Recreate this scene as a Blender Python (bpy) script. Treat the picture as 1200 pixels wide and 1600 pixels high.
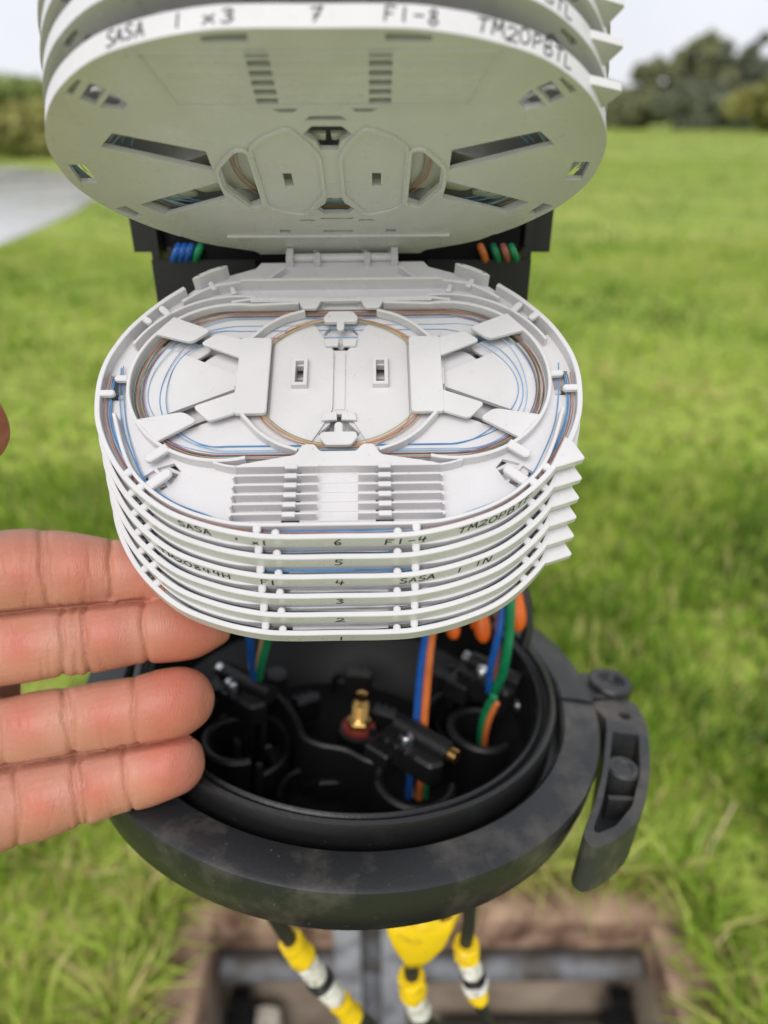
import bpy, math, random
import numpy as np
from mathutils import Vector, Matrix
from mathutils.geometry import tessellate_polygon

for o in list(bpy.data.objects): bpy.data.objects.remove(o, do_unlink=True)
scene = bpy.context.scene
COL = scene.collection
random.seed(7); rng = np.random.default_rng(7)
R = math.radians
S = 0.001                                   # parts are drawn in millimetres

# ------------------------------------------------------------------ camera
FPX, CAM_H, PITCH = 1110.0, 0.72, math.atan2(615, 1110)
camd = bpy.data.cameras.new('camera'); cam = bpy.data.objects.new('camera', camd); COL.objects.link(cam)
cam.location = (0, 0, CAM_H); cam.rotation_euler = (math.pi/2 - PITCH, 0, 0)
camd.sensor_fit = 'VERTICAL'; camd.sensor_height = 36; camd.sensor_width = 27
camd.lens = FPX/1600*36; camd.clip_start = 0.01; camd.clip_end = 2000
camd.dof.use_dof = True; camd.dof.focus_distance = 0.183; camd.dof.aperture_fstop = 7.0
scene.camera = cam
scene.render.resolution_x, scene.render.resolution_y = 768, 1024

# ------------------------------------------------------------------ sky, sun, exposure
world = bpy.data.worlds.new('World'); scene.world = world; world.use_nodes = True
nt = world.node_tree; nt.nodes.clear()
SUN_EL, SUN_AZ = R(44), R(195)
sky = nt.nodes.new('ShaderNodeTexSky'); sky.sky_type = 'NISHITA'; sky.sun_disc = False
sky.sun_elevation = SUN_EL; sky.sun_rotation = SUN_AZ; sky.air_density = 1.0; sky.dust_density = 4.0
mixw = nt.nodes.new('ShaderNodeMix'); mixw.data_type = 'RGBA'
tcw = nt.nodes.new('ShaderNodeTexCoord'); nz = nt.nodes.new('ShaderNodeTexNoise')
nz.inputs['Scale'].default_value = 2.2; nz.inputs['Detail'].default_value = 4
rampw = nt.nodes.new('ShaderNodeValToRGB')
rampw.color_ramp.elements[0].position = .3; rampw.color_ramp.elements[0].color = (5.7, 5.85, 6.3, 1)
rampw.color_ramp.elements[1].position = .75; rampw.color_ramp.elements[1].color = (6.9, 7.05, 7.4, 1)
bgw = nt.nodes.new('ShaderNodeBackground'); bgw.inputs['Strength'].default_value = 0.1
outw = nt.nodes.new('ShaderNodeOutputWorld')
mixw.inputs[0].default_value = 0.93
nt.links.new(tcw.outputs['Generated'], nz.inputs['Vector']); nt.links.new(nz.outputs['Fac'], rampw.inputs['Fac'])
nt.links.new(sky.outputs['Color'], mixw.inputs[6]); nt.links.new(rampw.outputs['Color'], mixw.inputs[7])
nt.links.new(mixw.outputs[2], bgw.inputs['Color']); nt.links.new(bgw.outputs['Background'], outw.inputs['Surface'])
sund = bpy.data.lights.new('sun', 'SUN'); sund.energy = 1.5; sund.angle = R(40); sund.color = (1, .97, .93)
sun = bpy.data.objects.new('sun', sund); COL.objects.link(sun)
sdir = Vector((math.sin(SUN_AZ)*math.cos(SUN_EL), math.cos(SUN_AZ)*math.cos(SUN_EL), math.sin(SUN_EL)))
sun.rotation_euler = sdir.to_track_quat('Z', 'Y').to_euler()
sun.location = (0, 0, 5)
vs = scene.view_settings
vs.view_transform = 'Standard'; vs.look = 'None'; vs.exposure = 0.56; vs.gamma = 1.0; vs.use_curve_mapping = False

# ------------------------------------------------------------------ helpers
_c, _s = math.cos(PITCH), math.sin(PITCH)
RCW = Matrix(((1, 0, 0), (0, _s, -_c), (0, _c, _s)))       # camera axes -> world
def at(x, y, d):
    """point seen at photo pixel x, y, lying d mm in front of the camera"""
    p = RCW @ Vector(((x-600)/FPX*d, -(y-800)/FPX*d, -d))
    return Vector((p.x*S, p.y*S, p.z*S + CAM_H))

def link(o, parent=None):
    COL.objects.link(o)
    if parent is not None: o.parent = parent
    return o
def tag(o, label=None, cat=None, group=None, kind=None):
    if label: o['label'] = label
    if cat: o['category'] = cat
    if group: o['group'] = group
    if kind: o['kind'] = kind
    return o
def empty(name, M=None, loc=None):
    o = bpy.data.objects.new(name, None); o.empty_display_size = .01; COL.objects.link(o)
    if M is not None: o.matrix_world = M
    if loc is not None: o.location = loc
    return o

def roundpoly(pts, r, seg=4):
    out = []; n = len(pts)
    for i in range(n):
        p = Vector(pts[i]); a = Vector(pts[i-1]); b = Vector(pts[(i+1) % n])
        da = (a-p); db = (b-p); la, lb = da.length, db.length
        rr = r[i] if isinstance(r, (list, tuple)) else r
        t = min(rr, la*.48, lb*.48)
        if t < 1e-4: out.append(p); continue
        A = p+da/la*t; B = p+db/lb*t
        for k in range(seg+1):
            u = k/seg; out.append(A*(1-u)**2 + p*2*u*(1-u) + B*u*u)
    return [(q.x, q.y) for q in out]
def catmull(pts, sub=6, closed=False):
    P = [np.array(p, float) for p in pts]; n = len(P); out = []
    rngi = range(n if closed else n-1)
    for i in rngi:
        p1, p2 = P[i], P[(i+1) % n]
        p0 = P[i-1] if (closed or i > 0) else 2*p1-p2
        p3 = P[(i+2) % n] if (closed or i+2 < n) else 2*p2-p1
        for k in range(sub):
            t = k/sub
            out.append(.5*((2*p1)+(-p0+p2)*t+(2*p0-5*p1+4*p2-p3)*t*t+(-p0+3*p1-3*p2+p3)*t**3))
    if not closed: out.append(P[-1])
    return [tuple(p) for p in out]
def area(p): return sum(p[i-1][0]*p[i][1]-p[i][0]*p[i-1][1] for i in range(len(p)))/2
def offset(poly, d, closed=True):
    n = len(poly); out = []
    for i in range(n):
        p = Vector(poly[i][:2])
        a = Vector(poly[i-1][:2]) if (closed or i > 0) else None
        b = Vector(poly[(i+1) % n][:2]) if (closed or i < n-1) else None
        ns = []
        if a is not None and (p-a).length > 1e-9: e = (p-a).normalized(); ns.append(Vector((-e.y, e.x)))
        if b is not None and (b-p).length > 1e-9: e = (b-p).normalized(); ns.append(Vector((-e.y, e.x)))
        m = ns[0] if len(ns) == 1 else (ns[0]+ns[1])
        if m.length < 1e-6: m = ns[0]
        m.normalize(); k = max(.35, m.dot(ns[0])); q = p+m*(d/k); out.append((q.x, q.y))
    return out
def mirror(pts): return [(-p[0],)+tuple(p[1:]) for p in pts][::-1]
def pill(a, b, w, seg=7):
    a = Vector(a); b = Vector(b); e = (b-a).normalized(); n = Vector((-e.y, e.x)); r = w/2
    out = [a-n*r]
    for k in range(seg+1):
        t = -math.pi/2+math.pi*k/seg; q = b-e*0+e*(math.cos(t)*r)+n*(math.sin(t)*r); out.append(q)
    out.append(a+n*r)
    return [(q.x, q.y) for q in out]

class MB:
    def __init__(s): s.v = []; s.f = []; s.smooth = False
    def add(s, vs_, fs):
        b = len(s.v); s.v += [tuple(p) for p in vs_]; s.f += [tuple(i+b for i in f) for f in fs]; return s
    def box(s, c, d, M=None):
        x, y, z = d[0]/2, d[1]/2, d[2]/2
        P = [Vector((i*x, j*y, k*z)) for k in (-1, 1) for j in (-1, 1) for i in (-1, 1)]
        if M is not None: P = [M @ p for p in P]
        P = [p+Vector(c) for p in P]
        return s.add(P, [(0, 2, 3, 1), (4, 5, 7, 6), (0, 1, 5, 4), (2, 6, 7, 3), (0, 4, 6, 2), (1, 3, 7, 5)])
    def prism(s, poly, z0, z1, ch=.12):
        if area(poly) < 0: poly = poly[::-1]
        n = len(poly); inn = offset(poly, ch)
        L = [[(x, y, z0) for x, y in poly], [(x, y, z1-ch) for x, y in poly], [(x, y, z1) for x, y in inn]]
        V = L[0]+L[1]+L[2]; F = []
        for k in range(2):
            for i in range(n): j = (i+1) % n; F.append((k*n+i, k*n+j, (k+1)*n+j, (k+1)*n+i))
        F.append(tuple(range(2*n, 3*n))); F.append(tuple(range(n-1, -1, -1)))
        return s.add(V, F)
    def plate(s, outer, holes, z0, z1):
        if area(outer) < 0: outer = outer[::-1]
        holes = [h if area(h) < 0 else h[::-1] for h in holes]
        loops = [outer]+holes
        tri = tessellate_polygon([[Vector((x, y, 0)) for x, y in l] for l in loops])
        pts = [p for l in loops for p in l]; n = len(pts)
        F = []
        for t in tri:
            a, b, c = (pts[i] for i in t)
            ar = (b[0]-a[0])*(c[1]-a[1])-(c[0]-a[0])*(b[1]-a[1])
            if abs(ar) < 1e-9: continue
            if ar < 0: t = (t[0], t[2], t[1])
            F.append((t[0]+n, t[1]+n, t[2]+n)); F.append((t[0], t[2], t[1]))
        k = 0
        for l in loops:
            m = len(l)
            for i in range(m): j = (i+1) % m; F.append((k+i, k+j, k+j+n, k+i+n))
            k += m
        return s.add([(x, y, z0) for x, y in pts]+[(x, y, z1) for x, y in pts], F)
    def ribbon(s, path, t, z0, z1, closed=False, ch=.2):
        L = offset(path, t/2, closed); Rr = offset(path, -t/2, closed)
        L2 = offset(path, t/2-ch, closed); R2 = offset(path, -t/2+ch, closed); n = len(path)
        rows = [[(x, y, z0) for x, y in L], [(x, y, z1-ch) for x, y in L], [(x, y, z1) for x, y in L2],
                [(x, y, z1) for x, y in R2], [(x, y, z1-ch) for x, y in Rr], [(x, y, z0) for x, y in Rr]]
        V = sum(rows, []); F = []
        for k in range(6):
            k2 = (k+1) % 6
            for i in range(n if closed else n-1):
                j = (i+1) % n; F.append((k*n+i, k2*n+i, k2*n+j, k*n+j))
        if not closed:
            F.append(tuple(k*n for k in range(5, -1, -1))); F.append(tuple(k*n+n-1 for k in range(6)))
        return s.add(V, F)
    def tube(s, path, r, n=8, closed=False, caps=True):
        P = [Vector(p) for p in path]; m = len(P); V = []; F = []
        up = Vector((0, 0, 1)); prev = None
        for i in range(m):
            a = P[i-1] if (closed or i > 0) else P[i]; b = P[(i+1) % m] if (closed or i < m-1) else P[i]
            t = (b-a).normalized()
            if prev is None:
                x = t.cross(up)
                if x.length < 1e-3: x = t.cross(Vector((1, 0, 0)))
            else: x = prev-t*prev.dot(t)
            x.normalize(); prev = x; y = t.cross(x)
            rr = r[i] if isinstance(r, (list, tuple, np.ndarray)) else r
            for k in range(n):
                an = 2*math.pi*k/n; V.append(P[i]+x*(math.cos(an)*rr)+y*(math.sin(an)*rr))
        for i in range(m if closed else m-1):
            j = (i+1) % m
            for k in range(n): q = (k+1) % n; F.append((i*n+k, i*n+q, j*n+q, j*n+k))
        if caps and not closed:
            F.append(tuple(range(n-1, -1, -1))); F.append(tuple(range((m-1)*n, m*n)))
        return s.add(V, F)
    def lathe(s, prof, n=64, a0=0.0, a1=2*math.pi, close_prof=False, c=(0, 0, 0)):
        full = abs(a1-a0-2*math.pi) < 1e-6; m = n if full else n+1; V = []; F = []; q = len(prof)
        for i in range(m):
            an = a0+(a1-a0)*i/n
            for r_, z in prof: V.append((c[0]+r_*math.cos(an), c[1]+r_*math.sin(an), c[2]+z))
        for i in range(n):
            j = (i+1) % m
            for k in range(q if close_prof else q-1):
                k2 = (k+1) % q; F.append((i*q+k, j*q+k, j*q+k2, i*q+k2))
        if not full and close_prof:
            F.append(tuple(range(q-1, -1, -1))); F.append(tuple(n*q+k for k in range(q)))
        return s.add(V, F)
    def xform(s, M): s.v = [tuple(M @ Vector(p)) for p in s.v]; return s
    def mesh(s, name, mat, scale=S):
        me = bpy.data.meshes.new(name)
        me.from_pydata([(a*scale, b*scale, c*scale) for a, b, c in s.v], [], s.f)
        me.materials.append(mat); me.validate()
        if s.smooth:
            for p in me.polygons: p.use_smooth = True
            me.set_sharp_from_angle(angle=R(35))
        me.update(); return me
    def build(s, name, mat, parent=None, scale=S, smooth=False):
        s.smooth = smooth
        return link(bpy.data.objects.new(name, s.mesh(name, mat, scale)), parent)

# ------------------------------------------------------------------ materials
def new_mat(name):
    m = bpy.data.materials.new(name); m.use_nodes = True
    return m, m.node_tree, m.node_tree.nodes['Principled BSDF']
def noise_mix(nt_, c1, c2, scale, detail=4, lo=.4, hi=.6, coord='Object', vec=None):
    n = nt_.nodes.new('ShaderNodeTexNoise'); n.inputs['Scale'].default_value = scale; n.inputs['Detail'].default_value = detail
    if vec is None:
        tc = nt_.nodes.new('ShaderNodeTexCoord'); vec = tc.outputs[coord]
    nt_.links.new(vec, n.inputs['Vector'])
    r = nt_.nodes.new('ShaderNodeValToRGB'); r.color_ramp.elements[0].position = lo; r.color_ramp.elements[1].position = hi
    r.color_ramp.elements[0].color = (*c1, 1); r.color_ramp.elements[1].color = (*c2, 1)
    nt_.links.new(n.outputs['Fac'], r.inputs['Fac']); return r.outputs['Color'], n
def bump(nt_, bs, height, strength, dist):
    b = nt_.nodes.new('ShaderNodeBump'); b.inputs['Strength'].default_value = strength; b.inputs['Distance'].default_value = dist
    nt_.links.new(height, b.inputs['Height']); nt_.links.new(b.outputs['Normal'], bs.inputs['Normal'])
def simple(name, c1, c2=None, rough=.5, scale=60, metal=0, bumpd=0, bscale=400, lo=.35, hi=.65, spec=.5, coat=0):
    m, t, b = new_mat(name)
    b.inputs['Roughness'].default_value = rough; b.inputs['Metallic'].default_value = metal
    b.inputs['Specular IOR Level'].default_value = spec
    if c2: col, n = noise_mix(t, c1, c2, scale, lo=lo, hi=hi); t.links.new(col, b.inputs['Base Color'])
    else: b.inputs['Base Color'].default_value = (*c1, 1)
    if bumpd:
        _, n2 = noise_mix(t, (0, 0, 0), (1, 1, 1), bscale); bump(t, b, n2.outputs['Fac'], .5, bumpd)
    return m
def plastic_mat():
    m, t, b = new_mat('tray_plastic')
    col, _ = noise_mix(t, (.58, .565, .578), (.63, .616, .629), 55, 5, .3, .7)
    dirt, dn = noise_mix(t, (1, 1, 1), (.42, .36, .28), 420, 3, .70, .80)
    mx = t.nodes.new('ShaderNodeMix'); mx.data_type = 'RGBA'; mx.blend_type = 'MULTIPLY'; mx.inputs[0].default_value = .5
    t.links.new(col, mx.inputs[6]); t.links.new(dirt, mx.inputs[7]); t.links.new(mx.outputs[2], b.inputs['Base Color'])
    b.inputs['Roughness'].default_value = .38
    b.inputs['Subsurface Weight'].default_value = .0
    _, n2 = noise_mix(t, (0, 0, 0), (1, 1, 1), 900, 2); bump(t, b, n2.outputs['Fac'], .12, .0002)
    rr, _ = noise_mix(t, (.24, .24, .24), (.42, .42, .42), 90, 4); t.links.new(rr, b.inputs['Roughness'])
    return m
M_TRAY = plastic_mat()
M_INK = simple('marker_ink', (.012, .012, .016), rough=.6)
def dusty_black(name, base=(.016, .017, .019), dust=(.16, .15, .135), amt=.35, rough=.5, sc=28, lo=.55, hi=.78):
    m, t, b = new_mat(name)
    tc = t.nodes.new('ShaderNodeTexCoord')
    n = t.nodes.new('ShaderNodeTexNoise'); n.inputs['Scale'].default_value = sc; n.inputs['Detail'].default_value = 8; n.inputs['Roughness'].default_value = .65
    t.links.new(tc.outputs['Object'], n.inputs['Vector'])
    r = t.nodes.new('ShaderNodeMapRange'); r.inputs[1].default_value = lo; r.inputs[2].default_value = hi; r.inputs[4].default_value = amt
    t.links.new(n.outputs['Fac'], r.inputs[0])
    n3 = t.nodes.new('ShaderNodeTexNoise'); n3.inputs['Scale'].default_value = sc*14; n3.inputs['Detail'].default_value = 3
    t.links.new(tc.outputs['Object'], n3.inputs['Vector'])
    r3 = t.nodes.new('ShaderNodeMapRange'); r3.inputs[1].default_value = .68; r3.inputs[2].default_value = .76; r3.inputs[4].default_value = amt*.9
    t.links.new(n3.outputs['Fac'], r3.inputs[0])
    ad = t.nodes.new('ShaderNodeMath'); ad.operation = 'MAXIMUM'; t.links.new(r.outputs[0], ad.inputs[0]); t.links.new(r3.outputs[0], ad.inputs[1])
    mx = t.nodes.new('ShaderNodeMix'); mx.data_type = 'RGBA'; mx.inputs[6].default_value = (*base, 1); mx.inputs[7].default_value = (*dust, 1)
    t.links.new(ad.outputs[0], mx.inputs[0]); t.links.new(mx.outputs[2], b.inputs['Base Color'])
    b.inputs['Roughness'].default_value = rough
    n2 = t.nodes.new('ShaderNodeTexNoise'); n2.inputs['Scale'].default_value = 700; t.links.new(tc.outputs['Object'], n2.inputs['Vector'])
    bump(t, b, n2.outputs['Fac'], .25, .0003)
    return m
M_RING = dusty_black('weathered_black_plastic', (.012, .0125, .0145), (.17, .15, .125), .5, .42, 34, .5, .76)
M_LEVER = dusty_black('muddy_black_plastic', (.026, .027, .029), (.17, .14, .10), .6, .5, 35, .48, .72)
M_BASE = dusty_black('black_plastic', (.0045, .0045, .005), (.05, .05, .05), .10, .5)
M_WALL = dusty_black('matt_black_plastic', (.004, .004, .0045), (.03, .03, .03), .1, .8); M_WALL.node_tree.nodes['Principled BSDF'].inputs['Specular IOR Level'].default_value = .2
M_CARR = dusty_black('black_sheet', (.006, .0055, .006), (.06, .06, .06), .06, .55)
M_RUB = dusty_black('black_rubber', (.007, .007, .0075), (.14, .13, .12), .12, .34)
M_BRASS = simple('brass', (.72, .46, .16), (.55, .34, .11), rough=.28, metal=1, scale=200)
M_STEEL = simple('zinc_steel', (.62, .64, .66), (.45, .47, .48), rough=.3, metal=1, scale=300)
M_RED = simple('red_rubber', (.22, .03, .03), rough=.6)
def colour(name, c, rough=.3): return simple(name, c, tuple(x*.72 for x in c), rough=rough, scale=160)
C_BLUE = colour('blue_tube', (.015, .11, .42)); C_GREEN = colour('green_tube', (.01, .24, .09)); C_ORANGE = colour('orange_tube', (.75, .20, .05))
C_TAN = colour('tan_tube', (.55, .36, .17)); C_BROWN = colour('brown_tube', (.36, .12, .08)); C_GREY = colour('grey_tube', (.42, .44, .43)); C_WHITE = colour('white_tube', (.75, .75, .73))
C_TIE = colour('orange_plastic', (.85, .15, .012), .45)
F_BLUE = colour('fibre_blue', (.12, .32, .60)); F_LBLUE = colour('fibre_light_blue', (.30, .50, .70)); F_RED = colour('fibre_red', (.40, .19, .15)); F_GREEN = colour('fibre_green', (.13, .32, .12))
F_YEL = colour('fibre_yellow', (.68, .55, .12)); F_WHITE = colour('fibre_white', (.72, .74, .76)); F_ORA = colour('fibre_orange', (.62, .28, .12)); F_PUR = colour('fibre_purple', (.25, .12, .42)); F_GREY = colour('fibre_grey', (.30, .31, .32)); F_TAN = colour('fibre_tan', (.60, .42, .26))

# ------------------------------------------------------------------ ground, pit, road, grass
def attr_mat(name, stops, rough=.55, trans=.25):
    m, t, b = new_mat(name)
    a = t.nodes.new('ShaderNodeAttribute'); a.attribute_name = 'tint'
    r = t.nodes.new('ShaderNodeValToRGB'); els = r.color_ramp.elements
    while len(els) < len(stops): els.new(.5)
    for e, (p, c) in zip(els, stops): e.position = p; e.color = (*c, 1)
    t.links.new(a.outputs['Fac'], r.inputs['Fac']); t.links.new(r.outputs['Color'], b.inputs['Base Color'])
    b.inputs['Roughness'].default_value = rough; b.inputs['Specular IOR Level'].default_value = .3
    tr = t.nodes.new('ShaderNodeBsdfTranslucent'); t.links.new(r.outputs['Color'], tr.inputs['Color'])
    mx = t.nodes.new('ShaderNodeMixShader'); mx.inputs[0].default_value = trans
    t.links.new(b.outputs[0], mx.inputs[1]); t.links.new(tr.outputs[0], mx.inputs[2])
    t.links.new(mx.outputs[0], t.nodes['Material Output'].inputs['Surface'])
    return m
M_GRASS = attr_mat('grass_blades', [(0, (.045, .09, .010)), (.22, (.14, .26, .02)), (.52, (.30, .44, .045)), (.76, (.48, .56, .10)), (.92, (.62, .54, .22)), (1, (.50, .37, .18))], .45, .35)
def ground_mat():
    m, t, b = new_mat('turf')
    tc = t.nodes.new('ShaderNodeTexCoord')
    c1, _ = noise_mix(t, (.22, .33, .035), (.42, .53, .085), 1.3, 8, .35, .65, vec=tc.outputs['Object'])
    c2, _ = noise_mix(t, (.40, .37, .10), (.23, .32, .035), .35, 6, .32, .5, vec=tc.outputs['Object'])
    mx = t.nodes.new('ShaderNodeMix'); mx.data_type = 'RGBA'; mx.inputs[0].default_value = .4
    t.links.new(c1, mx.inputs[6]); t.links.new(c2, mx.inputs[7])
    c3, n3 = noise_mix(t, (.40, .33, .25), (1.12, 1.12, 1.12), 24, 8, .34, .62, vec=tc.outputs['Object'])
    m2 = t.nodes.new('ShaderNodeMix'); m2.data_type = 'RGBA'; m2.blend_type = 'MULTIPLY'; m2.inputs[0].default_value = 1
    t.links.new(mx.outputs[2], m2.inputs[6]); t.links.new(c3, m2.inputs[7]); t.links.new(m2.outputs[2], b.inputs['Base Color'])
    b.inputs['Roughness'].default_value = .9; bump(t, b, n3.outputs['Fac'], .8, .02)
    return m
M_TURF = ground_mat()
PX0, PX1, PY0, PY1 = -172, 269, -120, 430       # chamber opening, mm
FX0, FX1, FY0, FY1 = -226, 318, -170, 468       # outer edge of the frame, mm
def quads(name, rects, z, mat, kind=None):
    mb = MB()
    for x0, y0, x1, y1 in rects: mb.add([(x0, y0, z), (x1, y0, z), (x1, y1, z), (x0, y1, z)], [(0, 1, 2, 3)])
    o = mb.build(name, mat)
    if kind: tag(o, kind=kind)
    return o
B = 600000
quads('ground', [(-B, FY1-20, B, B), (-B, -B, B, FY0+20), (-B, FY0+20, FX0+20, FY1-20), (FX1-20, FY0+20, B, FY1-20)], 0, M_TURF, 'structure')
M_SOIL = simple('soil', (.07, .042, .026), (.22, .15, .095), rough=.95, scale=26, bumpd=.006, bscale=60)
quads('soil', [(FX0-16, FY1-10, FX1+34, FY1+14), (FX0-16, FY0, FX0+10, FY1-10), (FX1-10, FY0, FX1+34, FY1-10)], 4, M_SOIL, 'structure')
def conc_mat(name, a, b_, sc=14):
    return simple(name, a, b_, rough=.9, scale=sc, bumpd=.003, bscale=90, lo=.3, hi=.7)
M_CONC = conc_mat('beige_concrete', (.20, .15, .11), (.40, .33, .26))
M_RUST = simple('rusty_frame', (.10, .052, .030), (.40, .265, .18), rough=.9, scale=30, bumpd=.006, bscale=70, lo=.34, hi=.66)
M_GALV = simple('galvanised_steel', (.12, .115, .11), (.25, .27, .30), rough=.55, metal=.2, scale=26, lo=.38, hi=.56)
M_PIPE = simple('grey_pipe', (.07, .06, .05), (.17, .18, .20), rough=.6, scale=22, lo=.4, hi=.6)
M_CHAN = simple('channel_steel', (.20, .20, .21), (.42, .44, .47), rough=.5, metal=.2, scale=40, lo=.35, hi=.6)
M_DARK = simple('dark_mud', (.03, .024, .02), (.07, .055, .045), rough=.9, scale=30)
M_PALE = conc_mat('pale_board', (.48, .44, .36), (.64, .60, .52), 40)
cw = MB()
D = -520
for a, b_ in (((PX0-30, PY1+16), (PX1+30, PY1+16)), ((PX1+16, PY1+30), (PX1+16, PY0-30)), ((PX1+30, PY0-16), (PX0-30, PY0-16)), ((PX0-16, PY0-30), (PX0-16, PY1+30))):
    cw.box(((a[0]+b_[0])/2, (a[1]+b_[1])/2, D/2-4), (abs(a[0]-b_[0])+28, abs(a[1]-b_[1])+28, -D))
tag(cw.build('chamber_wall', M_CONC), kind='structure')
tag(MB().box((50, 150, D-6), (520, 640, 10)).build('chamber_floor', M_DARK), kind='structure')
fr = empty('chamber_frame', loc=(0, 0, 0)); tag(fr, 'rusty brown access chamber frame set in the soil round the open pit', 'frame')
def rail(x0, y0, x1, y1):
    lx, ly = x1-x0, y1-y0; nx, ny = max(3, int(lx/9)), max(3, int(ly/9)); V = []; F = []
    for j in range(ny+1):
        for i in range(nx+1):
            e = min(i, nx-i, 1)*min(j, ny-j, 1); x, y = x0+lx*i/nx, y0+ly*j/ny
            w_ = 1.4*math.sin(x*.05+y*.031)+1.0*math.sin(x*.13-y*.17)+random.uniform(-.8, .8)
            V.append((x+(random.uniform(-1.5, 1.5) if e else 0), y+(random.uniform(-1.5, 1.5) if e else 0), 9+w_ if e else 5+w_*.6))
    for j in range(ny):
        for i in range(nx): a = j*(nx+1)+i; F.append((a, a+1, a+nx+2, a+nx+1))
    top = MB().add(V, F); bo = [i for i in range(nx+1)]+[j*(nx+1)+nx for j in range(1, ny+1)]+[ny*(nx+1)+i for i in range(nx-1, -1, -1)]+[j*(nx+1) for j in range(ny-1, 0, -1)]
    b0 = len(top.v); top.v += [(V[k][0], V[k][1], -40) for k in bo]; m_ = len(bo)
    top.f += [(bo[k], b0+k, b0+(k+1) % m_, bo[(k+1) % m_]) for k in range(m_)]; top.f.append(tuple(b0+k for k in range(m_)))
    top.build('rail', M_RUST, fr, smooth=True)
rail(FX0, PY1, FX1, FY1); rail(FX0, FY0, PX0, PY1-1); rail(PX1, FY0, FX1, PY1-1); rail(PX0+1, FY0, PX1-1, PY0)
MB().box(((PX0+PX1)/2, PY1-3, -58), (PX1-PX0-4, 10, 34)).build('lip', M_DARK, fr)
# things inside the pit
o = MB().tube([(-168, 416, -52), (-60, 417, -50), (60, 416, -51), (264, 418, -50)], 13, 16).build('duct_pipe', M_PIPE, smooth=True); tag(o, 'grey horizontal pipe along the back wall of the pit', 'pipe')
ch = empty('steel_channel', loc=(-.012, .384, -.004)); tag(ch, 'upright grey steel channel in the middle of the pit back wall', 'steel channel')
for sx in (-1, 1): MB().box((sx*22, 0, -180), (24, 14, 570)).build('flange', M_CHAN, ch)
MB().box((0, 5, -180), (24, 4, 568)).build('web', M_PIPE, ch)
for k in range(6): MB().lathe([(0, 0), (4, 0), (4, 3), (0, 3)], 10).xform(Matrix.Translation((-2+4*(k % 2), 3, 84-46*k)) @ Matrix.Rotation(R(90), 4, 'X')).build('bolt', M_GALV, ch)
for x, w, l in ((250, 22, 'black bracket post in the right corner of the pit'), (-152, 20, 'black bracket post in the left corner of the pit')):
    b_ = empty('bracket_post', loc=(x*S, .41, -.09)); tag(b_, l, 'bracket')
    MB().box((0, 0, -190), (w, 14, 380)).build('post', M_RUB, b_)
    for k in range(3): MB().box((0, -10, -30-70*k), (w+12, 16, 8)).build('arm', M_RUB, b_)
o = MB().prism(roundpoly([(-16, 0), (14, 4), (10, 120), (-4, 126), (-22, 118)], 5), -7, 7, 2).xform(Matrix.Translation((-122, 404, -240)) @ Matrix.Rotation(R(90), 4, 'X')).build('broken_board', M_PALE); tag(o, 'pale broken board leaning in the left of the pit', 'board')
o = MB().prism(roundpoly([(60, -30), (240, -30), (244, 8), (56, 8)], 4), -5, 5, 2).xform(Matrix.Translation((0, 408, -160)) @ Matrix.Rotation(R(80), 4, 'X')).build('dark_shelf', M_DARK); tag(o, 'dark horizontal plate low on the pit back wall', 'plate')
# wet road curving away on the left
def road_mat():
    m, t, b = new_mat('wet_asphalt')
    c1, n = noise_mix(t, (.42, .42, .43), (.54, .54, .55), .9, 8, .3, .7)  # pale base colour carries part of the sky's grazing reflection
    t.links.new(c1, b.inputs['Base Color'])
    r, _ = noise_mix(t, (.05, .05, .05), (.20, .20, .20), .7, 5, .35, .7); t.links.new(r, b.inputs['Roughness'])
    _, n2 = noise_mix(t, (0, 0, 0), (1, 1, 1), 90, 3); bump(t, b, n2.outputs['Fac'], .15, .004)
    return m
edge = catmull([(-2.1, -30), (-2.2, 0), (-2.5, 4.94), (-2.95, 7.9), (-3.7, 10.0), (-4.9, 12.0), (-6.9, 13.7), (-12, 16.2), (-22, 18.6), (-60, 22)], 8)
rd = [(x*1000, y*1000) for x, y in edge]+[(-60000, -30000)]
mb = MB(); mb.add([(x, y, 6) for x, y in rd], [tuple(range(len(rd)))])
road = tag(mb.build('road', road_mat()), kind='structure')
def road_x(y): return np.interp(y, [p[1] for p in edge], [p[0] for p in edge])

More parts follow.
